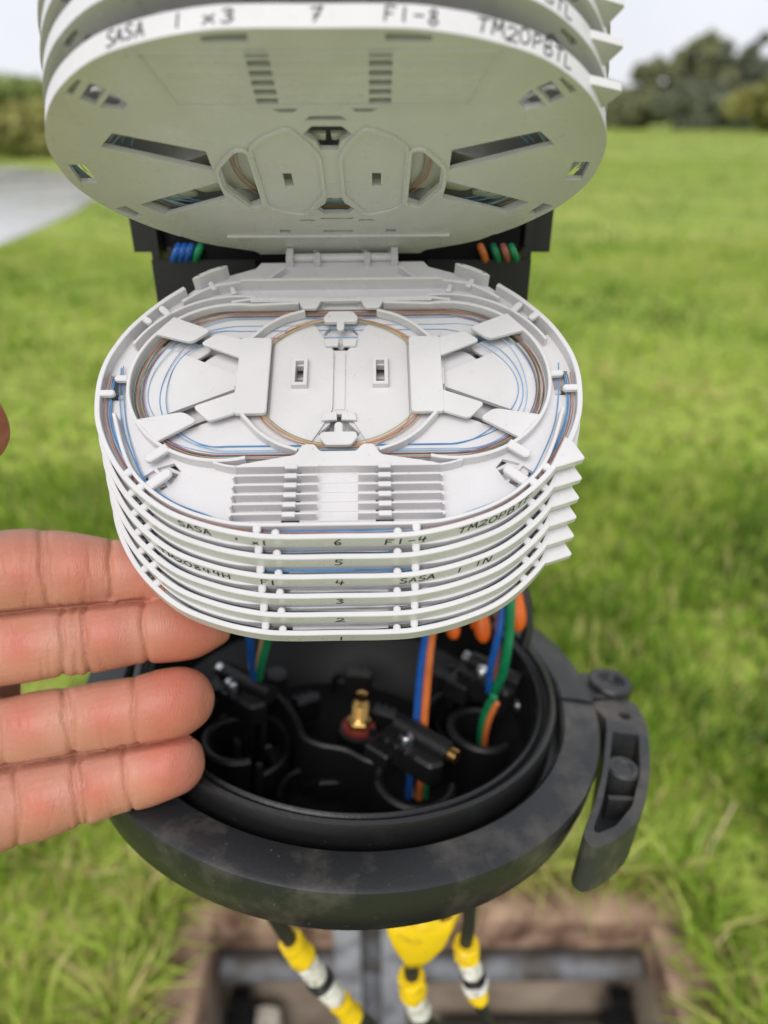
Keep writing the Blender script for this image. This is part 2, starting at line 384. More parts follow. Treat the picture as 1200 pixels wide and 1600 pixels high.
def blades(n, xs, ys, zs, L, W, lean, tint, name, mat):
    az = rng.uniform(0, 2*np.pi, n); ld = rng.uniform(0, 2*np.pi, n)
    wx, wy = np.cos(az)*W/2, np.sin(az)*W/2; lx, ly = np.cos(ld)*lean*L, np.sin(ld)*lean*L
    hz = L*np.sqrt(np.clip(1-lean**2*.8, .05, 1))
    V = np.empty((n, 5, 3))
    V[:, 0] = np.stack([xs-wx, ys-wy, zs], 1); V[:, 1] = np.stack([xs+wx, ys+wy, zs], 1)
    mx, my = xs+lx*.32, ys+ly*.32
    V[:, 2] = np.stack([mx+wx*.8, my+wy*.8, zs+hz*.58], 1); V[:, 3] = np.stack([mx-wx*.8, my-wy*.8, zs+hz*.58], 1)
    V[:, 4] = np.stack([xs+lx, ys+ly, zs+hz*(1-.25*lean)], 1)
    base = np.arange(n)[:, None]*5
    loops = (base+np.array([[0, 1, 2, 3, 3, 2, 4]])).ravel()
    me = bpy.data.meshes.new(name)
    me.vertices.add(n*5); me.vertices.foreach_set('co', V.ravel().astype(np.float32))
    me.loops.add(n*7); me.loops.foreach_set('vertex_index', loops.astype(np.int32))
    st = (np.arange(n)[:, None]*7+np.array([[0, 4]])).ravel()
    me.polygons.add(n*2); me.polygons.foreach_set('loop_start', st.astype(np.int32))
    me.update(calc_edges=True)
    a = me.attributes.new('tint', 'FLOAT', 'POINT'); a.data.foreach_set('value', np.repeat(tint, 5).astype(np.float32))
    me.materials.append(mat); return link(bpy.data.objects.new(name, me))
def scatter(n, x0, x1, y0, y1):
    xs, ys = rng.uniform(x0, x1, n), rng.uniform(y0, y1, n)
    m = ~((xs > FX0*S-.012+.045*rng.random(n)**2) & (xs < FX1*S+.035-.065*rng.random(n)**2) & (ys > FY0*S) & (ys < FY1*S+.014-.03*rng.random(n)**2))
    m &= xs > road_x(ys)+.02
    m &= np.abs(xs) < .62*ys+1.0
    return xs[m], ys[m]
def wave(x, y, s):
    return (np.sin(x*s*1.3+1.7*np.sin(y*s*.7))+np.sin(y*s*1.1+2*np.sin(x*s*.6+1))+np.sin((x+y)*s*.8+.5))/3
def tints(xs, ys, n):
    t = .44+.28*wave(xs, ys, 3.1)+.2*wave(xs, ys, 11)+rng.normal(0, .21, n)
    t = np.where(rng.random(n) < .08, rng.uniform(.86, 1, n), t); return np.clip(t, 0, 1)
G = []
for (n, x0, x1, y0, y1, l0, l1, w0, w1) in ((36000, -.9, .95, .15, 1.5, .025, .085, .0026, .0062), (70000, -2.6, 2.8, 1.5, 5, .02, .055, .004, .010), (60000, -5, 9, 5, 16, .025, .05, .008, .022), (30000, -14, 32, 16, 48, .03, .06, .03, .08)):
    xs, ys = scatter(n, x0, x1, y0, y1); m = len(xs)
    cl = .75+.45*wave(xs, ys, 14)
    o = blades(m, xs, ys, np.full(m, -.004), rng.uniform(l0, l1, m)*np.clip(cl, .45, 1.3), rng.uniform(w0, w1, m), rng.uniform(.15, .9, m), tints(xs, ys, m), 'grass', M_GRASS)
    tag(o, kind='stuff'); G.append(o)
# longer grass hanging over the frame edges
n_ = 1900; sd = rng.integers(0, 3, n_); q_ = rng.random(n_)
ex = np.where(sd == 0, FX0*S+rng.normal(-.006, .012, n_), np.where(sd == 1, FX1*S+rng.normal(.006, .014, n_), FX0*S+(FX1-FX0)*S*q_))
ey = np.where(sd == 2, FY1*S+rng.normal(.008, .008, n_), .2+.28*q_)
tag(blades(n_, ex, ey, np.full(n_, .002), rng.uniform(.03, .10, n_), rng.uniform(.0025, .006, n_), rng.uniform(.5, .98, n_), tints(ex, ey, n_)+.08, 'grass', M_GRASS), kind='stuff')
# a few straw stems lying by the frame
M_STRAW = simple('straw', (.42, .34, .17), (.60, .50, .28), rough=.7, scale=60)
for a, b_, r_, l in (((-262, 452), (-226, 520), 1.6, 'dry straw stem at the left back corner of the pit frame'), ((330, 470), (398, 545), 1.5, 'dry straw stem behind the right back corner of the pit frame'), ((300, 380), (330, 400), 1.3, 'short straw stem across the right rail of the pit frame')):
    p = [(a[0], a[1], 18), ((a[0]+b_[0])/2, (a[1]+b_[1])/2, 34), (b_[0], b_[1], 40)]
    o = MB().tube(catmull(p, 5), r_, 6).build('straw_stem', M_STRAW, smooth=True); tag(o, l, 'straw')
# ------------------------------------------------------------------ splice trays (local axes: u right, v towards hinge, h up; mm)
WH = 3.3                                    # wall height above the tray floor
HALF = [(0, -50.4), (12, -50.4), (20, -49.8), (30.5, -47.3), (41.3, -42.7), (50.8, -34.9), (57.5, -26.0), (62.1, -16), (63.8, -6), (63.6, 2), (61.8, 9), (58.0, 17), (51.5, 25.5), (45.5, 31.3)]
hc = catmull(HALF, 6)
OUT = [(-x, y) for x, y in hc[::-1]]+hc[1:]                    # left hinge end -> front -> right hinge end
BACK = [(41.5, 35.2), (36, 38.2), (26, 42.0), (24.5, 44.4), (-24.5, 44.4), (-26, 42.0), (-36, 38.2), (-41.5, 35.2)]
OWALL = offset(OUT, .68, False)
MIDH = [(0, -46.5), (12, -46.5), (19, -46.4), (26.2, -45.6), (35.5, -42.6), (43.5, -37.9), (50, -31.5), (54, -24), (57.8, -13.5)]
mc = catmull(MIDH, 5); MID = [(-x, y) for x, y in mc[::-1]]+mc[1:]
LC, LV, LR = 29.4, -2.0, 26.3
def arc(c, r, a0, a1, n=20): return [(c[0]+r*math.cos(R(a0+(a1-a0)*i/n)), c[1]+r*math.sin(R(a0+(a1-a0)*i/n))) for i in range(n+1)]
LOOP = arc((LC, LV), LR, -104, 100, 40)+[(12, 24.6)]

def both(fn): fn(lambda p: p); fn(mirror)
def tray_parts():
    P = []                                     # (name, mesh, [(sub name, mesh)])
    def put(name, mb, subs=(), smooth=False):
        mb.smooth = smooth
        P.append((name, mb.mesh('tray_'+name, M_TRAY), [(n, m.mesh('tray_'+n, M_TRAY)) for n, m in subs]))
    # floor with its moulding holes
    holes = []
    cw = lambda n0, n1, t0, t1: [(47.3-.77*n+.64*t, -34.0+.64*n+.77*t) for n, t in ((n0, -t0), (n0, t0), (n1, t1), (n1, -t1))]
    H = [[(9.7, -2.6), (11.9, -2.6), (11.9, 3.4), (9.7, 3.4)],
         [(57.2, -7.0), (61.2, -7.0), (61.6, 1.2), (57.4, 1.2)],
         [(12.2, -49.0), (20.5, -48.8), (20.5, -46.9), (12.2, -46.9)],
         cw(.8, 4.0, 3.2, 3.2),
         cw(4.9, 9.0, 3.2, 1.6),
         cw(-2.2, -.6, 2.8, 2.8),
         [(50.9, -14.2), (46.4, -19.4), (27.9, -12.2), (28.2, -3.6)],
         [(51.0, 12.4), (46.0, 18.4), (27.9, 9.8), (28.2, 1.4)],
         [(58.0, 14.4), (54.6, 20.0), (51.8, 18.6), (54.8, 13.0)],
         [(26.2, -5), (21.2, -12.4), (19.0, -12.0), (19.0, 11.6), (22, 13.4), (26.5, 4)],
         [(5.5, -27.6), (11, -27.6), (9.5, -26.4), (6.5, -26.4)],
         [(5.5, 22.4), (11, 22.4), (9.5, 21.4), (6.5, 21.4)],
         [(13.5, 27.6), (16.5, 27.6), (16.5, 29.6), (13.5, 29.6)]]
    for k in range(6): v = -44.6+2.75*k; H.append([(9.2, v-.2), (13.6, v-.2), (13.6, v+1.7), (9.2, v+1.7)])
    for h in H: holes += [h, mirror(h)]
    holes += [[(-3.2, -21.6), (3.2, -21.6), (5.4, -18.6), (2.6, -15.6), (2.0, -12.4), (-2.0, -12.4), (-2.6, -15.6), (-5.4, -18.6)],
              [(-3.2, 18.2), (3.2, 18.2), (5.0, 15.4), (2.6, 12.4), (1.9, 9.4), (-1.9, 9.4), (-2.6, 12.4), (-5.0, 15.4)],
              [(-4.6, -23.6), (4.6, -23.6), (3.2, -25.2), (-3.2, -25.2)], [(-4.6, 20.4), (4.6, 20.4), (4.2, 21.4), (-4.2, 21.4)],
              [(-4.2, 28), (4.2, 28), (4.2, 29.6), (-4.2, 29.6)]]
    put('base_plate', MB().plate(offset(OUT+BACK, .35), holes, -1.2, 0))
    put('outer_wall', MB().ribbon(OWALL, 1.36, -1.25, WH, ch=.18), smooth=True)
    put('inner_wall', MB().ribbon(MID, .95, -.05, WH, ch=.18), smooth=True)
    for sgn in (0, 1):
        mir = mirror if sgn else (lambda p: p)
        put('loop_wall', MB().ribbon(mir(LOOP), .95, -.05, WH, ch=.18), smooth=True)
        put('loop_wall', MB().ribbon(mir(arc((LC, LV), 29.6, 24, 100, 20)), .8, -.05, WH-.25, ch=.15), smooth=True)
        for pts in ([(25.4, -13.6), (23.3, -16.2), (20.2, -19.8), (15.6, -23.2), (10.2, -25.4)], [(25.4, 10.6), (23.3, 13.0), (20.2, 16.4), (15.6, 19.6), (10.2, 21.6)]):
            put('guide_wall', MB().ribbon(mir(catmull(pts, 5)), .9, .5, WH-.1, ch=.15), smooth=True)
        # raised disc round the key slot, slot collar
        disc = roundpoly([(1.9, 8.6), (4.9, 13.6), (8.2, 19.6), (14.6, 16.6), (18.2, 11.6), (18.2, -14.2), (15, -19), (8.2, -23.4), (4.9, -17.6), (1.9, -11.6)], 1.6)
        put('disc', MB().plate(mir(disc), [mir([(9.7, -2.6), (11.9, -2.6), (11.9, 3.4), (9.7, 3.4)])], 0.01, .75))
        put('slot_collar', MB().ribbon(mir([(9.2, -3.9), (12.4, -3.9), (12.4, 4.3), (9.2, 4.3)]), 1.0, .7, 2.6, closed=True, ch=.12))
        # C-shaped keeper plate with two arms
        b = MB().prism(mir(roundpoly([(18.7, -14.2), (27.2, -14.2), (27.2, 11.4), (18.7, 11.4)], 1.1)), 2.3, WH+.15, .18)
        arms = MB().prism(mir(roundpoly([(27.0, 11.2), (30.5, 12.4), (34.2, 13.2), (38.2, 9.8), (27.0, 4.6)], [.1, 1, 1.4, 1.4, .1])), 2.35, WH-.05, .18)
        arms2 = MB().prism(mir(roundpoly([(27.0, -7.0), (37.8, -11.6), (33.4, -16.4), (27.0, -14.0)], [.1, 1.4, 1.4, .1])), 2.35, WH-.05, .18)
        foot = MB().ribbon(mir([(27.4, -4.6), (27.4, 1)]), .8, 0, 2.4, ch=.1)
        put('keeper_plate', b, [('keeper_arm', arms), ('keeper_arm', arms2), ('keeper_foot', foot)])
        for q in ([(51.2, 13.4), (46.6, 19.6), (35.6, 14.5), (40.6, 10.2)], [(52.0, -15.6), (40.0, -13.3), (36.0, -16.2), (45.6, -22.6)]):
            put('retaining_clip', MB().prism(mir(roundpoly(q, [.3, .3, 1.6, 1.6] if q[0][1] > 0 else [.3, 1.6, 1.6, .3])), 2.3, WH+.05, .18))
        for a, bb, w in (((63.0, -6.8), (59.6, -6.8), 1.9), ((56, -2.0), (58.6, -1.9), 1.9), ((14.3, -49.7), (14.3, -48.6), 1.9), ((18.7, -46.6), (18.7, -47.9), 1.9),
                         ((48.6, -34.9), (47.6, -34.0), 0), ((55.2, 19.6), (53.4, 18.2), 1.9), ((48.0, 20.4), (50.4, 23.0), 1.9), ((42.6, -24.0), (46.6, -27.2), 2.6), ((45.8, -35.4), (41.9, -31.9), 2.6),
                         ((48.4, -36.3), (47.6, -35.6), 2.1), ((50.6, -30.8), (51.4, -31.5), 2.1), ((36.2, 30.2), (37.6, 32.6), 1.5), ((30.5, 28.4), (31.2, 30.4), 1.4)):
            if not w: continue
            put('retaining_tab', MB().prism(mir(pill(a, bb, w)), 2.2, WH+.1, .3), smooth=False)
        # splice holder fins
        for k in range(6):
            v = -30.2-2.68*k; f = MB()
            if k: f.ribbon(mir([(5.0, v), (25.6+.04*k, v)]), .55, -.02, WH, ch=.12); f.box(((-1 if sgn else 1)*25.4, v-.3, WH/2), (.5, .9, WH-.02))
            else: f.ribbon(mir([(4.9, v), (25.2, v)]), .6, -.02, WH, ch=.12)
            la = MB().prism(mir([(9.9, v+.42), (13.0, v+.42), (13.0, v-.95), (9.9, v-.95)]), WH-.75, WH+.2, .15)
            put('splice_fin', f, [('latch', la)])
        put('fin_wing', MB().ribbon(mir([(25.0, -30.3), (27.5, -29.9), (30.8, -28.9)]), .6, -.02, WH, ch=.12))
        # hinge-end features
        put('back_wall', MB().ribbon(mir([(45.0, 25.6), (41, 28.8), (36.5, 31.6), (29, 33.2), (28.6, 33.2)]), .9, -.02, WH, ch=.15), smooth=False)
        put('back_lug', MB().ribbon(mir(roundpoly([(41.5, 33.8), (37.5, 36.3), (34.5, 37.6)], .5)), 1.2, -.02, WH+1.4, ch=.3))
        put('hinge_lug', MB().box(((-1 if sgn else 1)*15.6, 44.6, .6), (2.0, 5.0, 4.4)), [('gusset', MB().ribbon(mir([(16.8, 39.6), (21.5, 34.6)]), .8, -.02, 2.6, ch=.1))])
        put('entry_wall', MB().ribbon(mir([(4.6, 26.0), (7.2, 26.0), (8.2, 24.4), (11.2, 24.4), (12.2, 26.0), (24, 26.4), (31, 25.2)]), .9, -.02, WH, ch=.15))
    put('fin_shelf', MB().prism(roundpoly([(-25.2, -30.4), (25.2, -30.4), (24, -29.6), (10.6, -27.0), (8.8, -23.9), (6.0, -23.9), (4.6, -26.0), (-4.6, -26.0), (-6.0, -23.9), (-8.8, -23.9), (-10.6, -27.0), (-24, -29.6)], .8), 2.6, WH-.02, .12))
    put('shelf_face', MB().box((0, -30.15, WH/2-.2), (10.2, .5, WH-.42)))
    for k in range(5): put('ramp_ridge', MB().box((.2, -32.9-2.68*k, .08), (9.4, 1.2, .18)))
    for sx in (-1, 1): put('entry_tab', MB().prism(roundpoly([(sx*5.4, 25.8), (sx*6.8, 22.2), (sx*10.8, 22.2), (sx*12.4, 25.8)], .7), 2.4, WH+.05, .15))
    put('entry_strip', MB().prism([(-26, 26.3), (-25.6, 25.0), (25.6, 25.0), (26, 26.3)], 2.5, WH-.06, .1))
    for z, pth in ((-1.45, roundpoly([(-33, -44.4), (33, -44.4), (29.5, -28.8), (-29.5, -28.8)], 1.0)),): put('panel_ridge', MB().ribbon(pth, .5, z, -1.19, closed=True, ch=.05))
    for k in range(4):
        for sx in (-1, 1): put('panel_ridge', MB().box((sx*22.5, -41.2+3.2*k, -1.26), (15-k, .35, .2)))
        put('panel_ridge', MB().box((0, -41.2+3.2*k, -1.26), (17, .35, .2)))
    for mir in (lambda p: p, mirror):
        put('disc_ridge', MB().ribbon(mir(roundpoly([(2.4, 7.6), (5.2, 12.8), (8.4, 18.6), (14.6, 16.2), (17.9, 12.6), (17.9, -13.6), (14.6, -17.6), (8.4, -21.4), (5.2, -16.6), (2.4, -10.6)], 1.8)), .9, -1.75, -1.18, closed=True, ch=.05))
        put('hole_ridge', MB().ribbon(mir(roundpoly([(27.2, -5.2), (21.4, -13.4), (18.4, -13.0), (18.4, 12.6), (22.2, 14.5), (27.5, 4.2)], 2.2)), .8, -1.9, -1.17, closed=True, ch=.05))
    put('hinge_step', MB().box((0, 31.4, -1.5), (64, 1.0, .7)))
    put('back_rail', MB().ribbon([(-29, 33.2), (29, 33.2)], 1.0, -.02, WH+.6, ch=.15))
    put('hinge_barrel', MB().lathe([(0.0, -14.6), (1.5, -14.6), (1.5, 14.6), (0, 14.6)], 14).xform(Matrix.Translation((0, 46.0, -.2)) @ Matrix.Rotation(R(90), 4, 'Y')), smooth=True)
    for u in (-7.4, 7.4): put('hinge_lug', MB().box((u, 44.0, .3), (1.8, 4.0, 3.4)))
    put('latch_block', MB().box((0, 33.6, 1.6), (8.2, 1.2, 2.4)))
    # centre clips and little keeper tabs
    for f, g in ((1, 0), (-1, -3.2)):
        fy = (lambda p, f=f, g=g: [(x, f*y+g) for x, y in p])
        put('centre_clip', MB().prism(fy(roundpoly([(-4.4, -20.2), (4.4, -20.2), (4.9, -21.8), (3.2, -24.2), (-3.2, -24.2), (-4.9, -21.8)], .7)), 2.2, WH+.1, .18),
            [('clip_nub', MB().prism(fy(pill((0, -20.4), (0, -18.2), 2.1)), 2.25, WH+.12, .25))])
        for sx in (-1, 1): put('keeper_tab', MB().prism(fy([(sx*.55, -15.3), (sx*4.5, -15.5), (sx*4.1, -12.9), (sx*.75, -12.9)]), .95, 1.75, .1))
    put('divider', MB().box((0, -1.6, .15), (2.6, 19, .3)))
    put('pull_ear', MB().prism(roundpoly([(52.0, -31.6), (54.2, -31.5), (61.3, -29.2), (58.9, -24.0), (57.0, -22.5)], [.1, .4, .9, .5, .1]), 1.2, WH-.03, .25))
    return P
PARTS = tray_parts()

GLYPH = {
 'S': [[(.92, .88), (.5, 1), (.12, .78), (.35, .55), (.8, .42), (.8, .12), (.4, 0), (.02, .12)]],
 'A': [[(0, 0), (.3, .6), (.52, 1), (.75, .5), (.98, 0)], [(.18, .36), (.85, .4)]],
 'T': [[(0, .92), (.5, .98), (1.05, 1)], [(.52, .97), (.45, .5), (.36, 0)]],
 'M': [[(0, 0), (.1, .55), (.18, 1), (.5, .35), (.82, 1), (.9, .5), (1.05, 0)]],
 '2': [[(.05, .8), (.4, 1), (.85, .82), (.6, .42), (0, .02), (.5, .06), (1.05, .02)]],
 '0': [[(.5, 1), (.1, .75), (.1, .25), (.5, 0), (.9, .3), (.88, .75), (.5, 1.02)]],
 'P': [[(.12, 0), (.16, .5), (.18, 1)], [(.1, .98), (.65, 1), (.85, .75), (.6, .5), (.18, .47)]],
 'B': [[(.1, 0), (.14, 1), (.65, .95), (.7, .65), (.16, .52), (.75, .48), (.85, .15), (.5, 0), (.08, .02)]],
 'F': [[(.1, 0), (.14, .5), (.15, 1), (.5, 1), (1, .98)], [(.14, .55), (.75, .54)]],
 'L': [[(.2, 1), (.14, .5), (.1, .03), (.5, .02), (.95, .08)]],
 '1': [[(.5, 1), (.48, .5), (.5, 0)]], '-': [[(.05, .5), (.9, .52)]],
 '8': [[(.8, .85), (.5, 1), (.2, .8), (.5, .52), (.85, .25), (.5, 0), (.15, .2), (.5, .52), (.8, .82)]],
 '4': [[(.25, 1), (.12, .48), (.5, .46), (.95, .5)], [(.72, .9), (.66, .4), (.62, 0)]],
 'x': [[(.1, .6), (.9, .05)], [(.85, .62), (.1, 0)]], ',': [[(.5, .75), (.62, .5), (.4, .25)]],
 '5': [[(.95, 1), (.3, .98), (.24, .6), (.6, .6), (.85, .34), (.55, .03), (.08, .06)]],
 '6': [[(.72, 1), (.35, .7), (.16, .3), (.42, 0), (.78, .16), (.66, .42), (.22, .3)]],
 '7': [[(.1, .93), (.5, .95), (.88, 1), (.6, .5), (.42, 0)], [(.3, .48), (.8, .5)]],
 '3': [[(.1, .9), (.5, 1), (.8, .78), (.4, .55), (.85, .3), (.5, 0), (.08, .1)]],
 'H': [[(.1, 1), (.1, 0)], [(.9, 1), (.88, 0)], [(.1, .5), (.9, .52)]],
 'I': [[(.5, 1), (.5, 0)]], 'N': [[(.05, 0), (.1, 1), (.5, .5), (.85, .02), (1.0, 1)]],
}
FACE = offset(OUT, -.05, False)
_fs = [0.0]
for i in range(1, len(FACE)): _fs.append(_fs[-1]+math.dist(FACE[i], FACE[i-1]))
_mid = len(FACE)//2; FS = [a-_fs[_mid] for a in _fs]; FU = [p[0] for p in FACE]
def on_face(s):
    s = min(max(s, FS[0]+.01), FS[-1]-.01); i = int(np.searchsorted(FS, s))-1; t = (s-FS[i])/(FS[i+1]-FS[i])
    return FACE[i][0]*(1-t)+FACE[i+1][0]*t, FACE[i][1]*(1-t)+FACE[i+1][1]*t
lo_i = FU.index(min(FU)); hi_i = FU.index(max(FU))
def u2s(u): return float(np.interp(u, FU[lo_i:hi_i+1], FS[lo_i:hi_i+1]))
def writing(texts, wid=.42):
    mb = MB()
    for txt, u0, u1, h0, h1 in texts:
        s0, s1 = u2s(u0), u2s(u1); n = len(txt); cw = (s1-s0)/n
        for i, ch in enumerate(txt):
            jx, jy = random.uniform(-.06, .06), random.uniform(-.06, .06); sc = random.uniform(.9, 1.08)
            for st in GLYPH.get(ch, []):
                P = catmull([(s0+cw*(i+.06+.82*(p[0]+jx)+.10*(p[1]-.5)), h0+(h1-h0)*(p[1]*sc+jy)) for p in st], 6)
                n_ = len(P); L = offset(P, wid/2, False); Q = offset(P, -wid/2, False); V = []
                for a in L+Q: x, y = on_face(a[0]); V.append((x, y, a[1]))
                mb.add(V, [(k, k+1, n_+k+1, n_+k) for k in range(n_-1)])
    return mb

def pose(Rm, o): return Matrix.Translation(RCW @ (Vector(o)*S)+Vector((0, 0, CAM_H))) @ (RCW @ Matrix(Rm)).to_4x4()
R6 = ((.9999, -.0151, -.0006), (.0135, .8753, .4834), (-.0068, -.4833, .8754)); O6 = Vector((-11.8, 36.44, -192.07))
R7 = ((.9998, -.0148, -.0140), (.0132, -.0523, .9985), (-.0155, -.9985, -.0521)); O7 = Vector((-12.64, 82.6, -173.6))
def tray_matrix(n):
    if n <= 6: return pose(R6, O6+Vector((0, -4.9, -2.45))*(6-n))
    k = n-7; M = pose(R7, O7+Vector((0, 5.3, 1.2))*k)
    hp = Matrix.Translation(Vector((0, 42, -.5))*S)
    return M @ hp @ Matrix.Rotation(R(-[0, 2.6, 4.6, 6.4][k]), 4, 'X') @ hp.inverted()
WRITE = {6: [('SASA', -38.0, -29.8, -.3, 2.6), (',', -25, -22.6, -.2, 2.4), ('x1', -20.3, -16.0, -.4, 2.2), ('6', -1.0, 1.6, -.3, 2.5), ('F1-4', 11.2, 21.6, -.4, 2.4), ('TM20PBTF', 28.6, 47.2, -.2, 2.7)],
         5: [('5', -.9, 1.7, -.3, 2.4)],
         4: [('TM20844H', -44.5, -26.0, -.6, 2.3), ('F1', -19.0, -14.6, -.5, 2.3), ('4', -1.0, 1.8, -.5, 2.3), ('SASA', 14.8, 23.6, -.3, 2.4), ('1', 28.6, 30.6, -.2, 2.3), ('IN', 33.0, 37.6, -.2, 2.6)],
         3: [('3', -1.0, 1.6, -.4, 2.3)], 2: [('2', -1.0, 1.6, -.4, 2.2)], 1: [('1', -1.0, 1.6, -.6, 2.0)],
         7: [('SASA', -38.5, -30.5, -.2, 2.6), ('1', -25.2, -23.0, -.2, 2.4), ('x3', -20.0, -13.6, -.2, 2.4), ('7', -1.4, 1.6, -.2, 2.3), ('F1-8', 11.8, 21.8, -.2, 2.5), ('TM20PBTL', 28.4, 48.6, -.2, 2.7)],
         8: [('TM20PBTL', 28.4, 48.6, -.2, 2.7)], 9: [('TM20PBTL', 28.4, 48.6, -.2, 2.7)], 10: []}
TL = {6: 'top tray of the lower stack, open face up, marked 6 and F1-4', 5: 'pale grey splice tray marked 5, second from top of the lower stack', 4: 'pale grey splice tray marked 4 with SASA 1 IN, third from top of lower stack',
      3: 'pale grey splice tray marked 3, fourth from top of the lower stack', 2: 'pale grey splice tray marked 2, second from bottom of the lower stack', 1: 'pale grey splice tray marked 1, lowest of the lower stack above the black base',
      7: 'raised splice tray marked 7 showing its whole underside, lowest of the upper stack', 8: 'raised grey splice tray directly above the tray marked 7, only its edge showing', 9: 'raised grey splice tray second above the tray marked 7, cut off by top edge', 10: 'raised grey splice tray topmost at the upper corners of the picture'}
TRAYS = {}
for n in range(1, 11):
    root = empty('splice_tray', tray_matrix(n)); TRAYS[n] = root
    tag(root, TL[n], 'splice tray', 'lower stack of splice trays' if n <= 6 else 'upper stack of raised splice trays')
    for name, me, subs in PARTS:
        o = link(bpy.data.objects.new(name, me), root)
        for sn, sm in subs: link(bpy.data.objects.new(sn, sm), o)
    if WRITE[n]:
        w = writing(WRITE[n]).build('handwriting', M_INK, root); w['label'] = 'black marker handwriting on the tray edge'

# ------------------------------------------------------------------ optical fibres lying in the trays
def stadium(c, r, v0, n=44, wob=.25, sq=1.0):
    ph = random.uniform(0, 6); P = []
    for sg, a0 in ((1, -90), (-1, 90)):
        for i in range(n+1):
            a = R(a0+180*i/n); rr = r+wob*math.sin(3*a+ph)+wob*.25*math.sin(5*a+2*ph); P.append((sg*c+rr*math.cos(a), v0+rr*sq*math.sin(a)))
    return P
def fibre(n, path, h, mat, label, group, closed=True, rad=.125, cat='optical fibre'):
    ph = random.uniform(0, 6)
    pts = [(x, y, h+.3*math.sin(i*.21+ph)) for i, (x, y) in enumerate(path)]
    o = MB().tube(pts, rad, 5, closed=closed).build('optical_fibre', mat, None, smooth=True)
    o.matrix_world = TRAYS[n].matrix_world.copy(); return tag(o, label, cat, group)
F_DK = colour('fibre_dark_teal', (.03, .07, .09)); F_DKG = colour('fibre_dark_green', (.07, .14, .07)); F_OLV = colour('fibre_olive', (.38, .34, .14))
big = [(25.3, .6, F_DKG, 'outermost dark green'), (25.1, 1.4, F_DKG, 'dark green'), (24.7, 1.7, F_RED, 'high red brown'), (24.5, .9, F_RED, 'red brown'), (24.2, 1.3, F_RED, 'inner red brown'), (23.9, .6, F_DKG, 'innermost dark green'), (23.5, 1.0, F_OLV, 'olive'), (23.2, .6, F_PUR, 'purple'), (22.7, .5, F_LBLUE, 'light blue'), (21.3, .45, F_LBLUE, 'thin light blue'), (19.6, .4, F_BLUE, 'second innermost blue'), (18.0, .35, F_BLUE, 'innermost blue')]
for n in (6, 7):
    where = 'of the open tray marked 6' if n == 6 else 'of the raised tray marked 7'
    g = 'fibres coiled in the tray marked %d' % n
    for k, (r_, h, m, cn) in enumerate(big):
        cc = LC-.2 - (0 if r_ > 22.8 else random.uniform(-1.2, .6))
        fibre(n, stadium(cc, r_, LV+random.uniform(-.4, .3)-(0 if r_ > 22 else (23-r_)*.35), wob=.22 if r_ > 22.8 else .7), h, m, '%s fibre coiled round both lobes %s' % (cn, where), g)
    for k, (m, cn, w, hh) in enumerate(((F_TAN, 'tan', 0, 0), (F_ORA, 'orange', .5, .3), (F_OLV, 'olive', -.6, .2), (F_RED, 'red brown', .9, -.2), (F_TAN, 'outermost tan', 1.3, .1))):
        P = [( (23.0+w)*math.cos(t), -1.8+(21.2+w*.7)*math.copysign(abs(math.sin(t))**.9, math.sin(t))) for t in np.linspace(0, 2*math.pi, 90)[:-1]]
        fibre(n, P, 1.3+hh, m, '%s fibre ringing the two centre discs %s' % (cn, where), g)
WHICH = {1: 'the lowest tray', 2: 'the second lowest tray', 3: 'the third lowest tray', 4: 'the tray reading SASA 1 IN', 5: 'the tray just under the open one', 6: 'the open top tray', 7: 'the raised tray'}
CH = [p for p in OWALL if p[1] < 1]
for n, cs in ((6, ((1.5, F_RED, 'red brown', 1.8), (1.9, F_RED, 'inner red brown', 1.1), (2.6, F_BLUE, 'blue', .7), (2.9, F_BLUE, 'innermost blue', 1.3), (2.3, F_LBLUE, 'light blue', .5))), (5, ((2.2, F_GREY, 'grey', .8), (1.6, F_DK, 'dark teal', 1.3), (2.8, F_BLUE, 'blue', .6))), (4, ((2.3, F_BLUE, 'blue', .8), (2.7, F_BLUE, 'second blue', 1.2), (1.8, F_GREY, 'grey', .6), (1.4, F_DK, 'dark teal', 1.4))),
              (3, ((2.4, F_GREY, 'grey', 1.6), (1.5, F_DK, 'dark teal', 1.0), (2.9, F_DK, 'inner dark teal', .7))), (2, ((2.3, F_GREY, 'grey', .8), (2.7, F_WHITE, 'white', 1.2), (1.5, F_DK, 'dark teal', 1.0))), (1, ((1.6, F_DK, 'dark teal', .9), (2.5, F_GREY, 'grey', 1.2))), (7, ((1.6, F_BLUE, 'blue', .8), (2.2, F_GREEN, 'green', 1.0), (2.8, F_BLUE, 'dark blue', .6), (3.3, F_WHITE, 'white', .8), (1.2, F_GREEN, 'outermost green', .5)))):
    for off, m, cn, h in cs:
        P = offset(CH, off, False)
        P = [(x+random.uniform(-.08, .08), y+random.uniform(-.08, .08)) for x, y in P[::3]]
        fibre(n, catmull(P, 2), h, m, '%s fibre in the edge channel of %s' % (cn, WHICH[n]), 'fibres in the tray edge channels', closed=False, rad=.15)
for sg, nm in ((-1, 'left'), (1, 'right')):
    for q in range(2 if sg < 0 else 1):
        P = catmull([(sg*x, y) for x, y in [(59.6-q*.8, 4), (58.6-q*1.0, -4), (57.0-q*1.0, -12), (55.2-q, -18), (52.0-q*.6, -25), (47.5, -32.5), (40, -38.6), (30, -43)]], 6)
        fibre(6, P, .5+.2*q, F_BLUE, '%sblue fibre crossing the %s side pocket of the open top tray' % ('inner ' if q else '', nm), 'fibres in the side pockets of tray 6', closed=False, rad=.15)
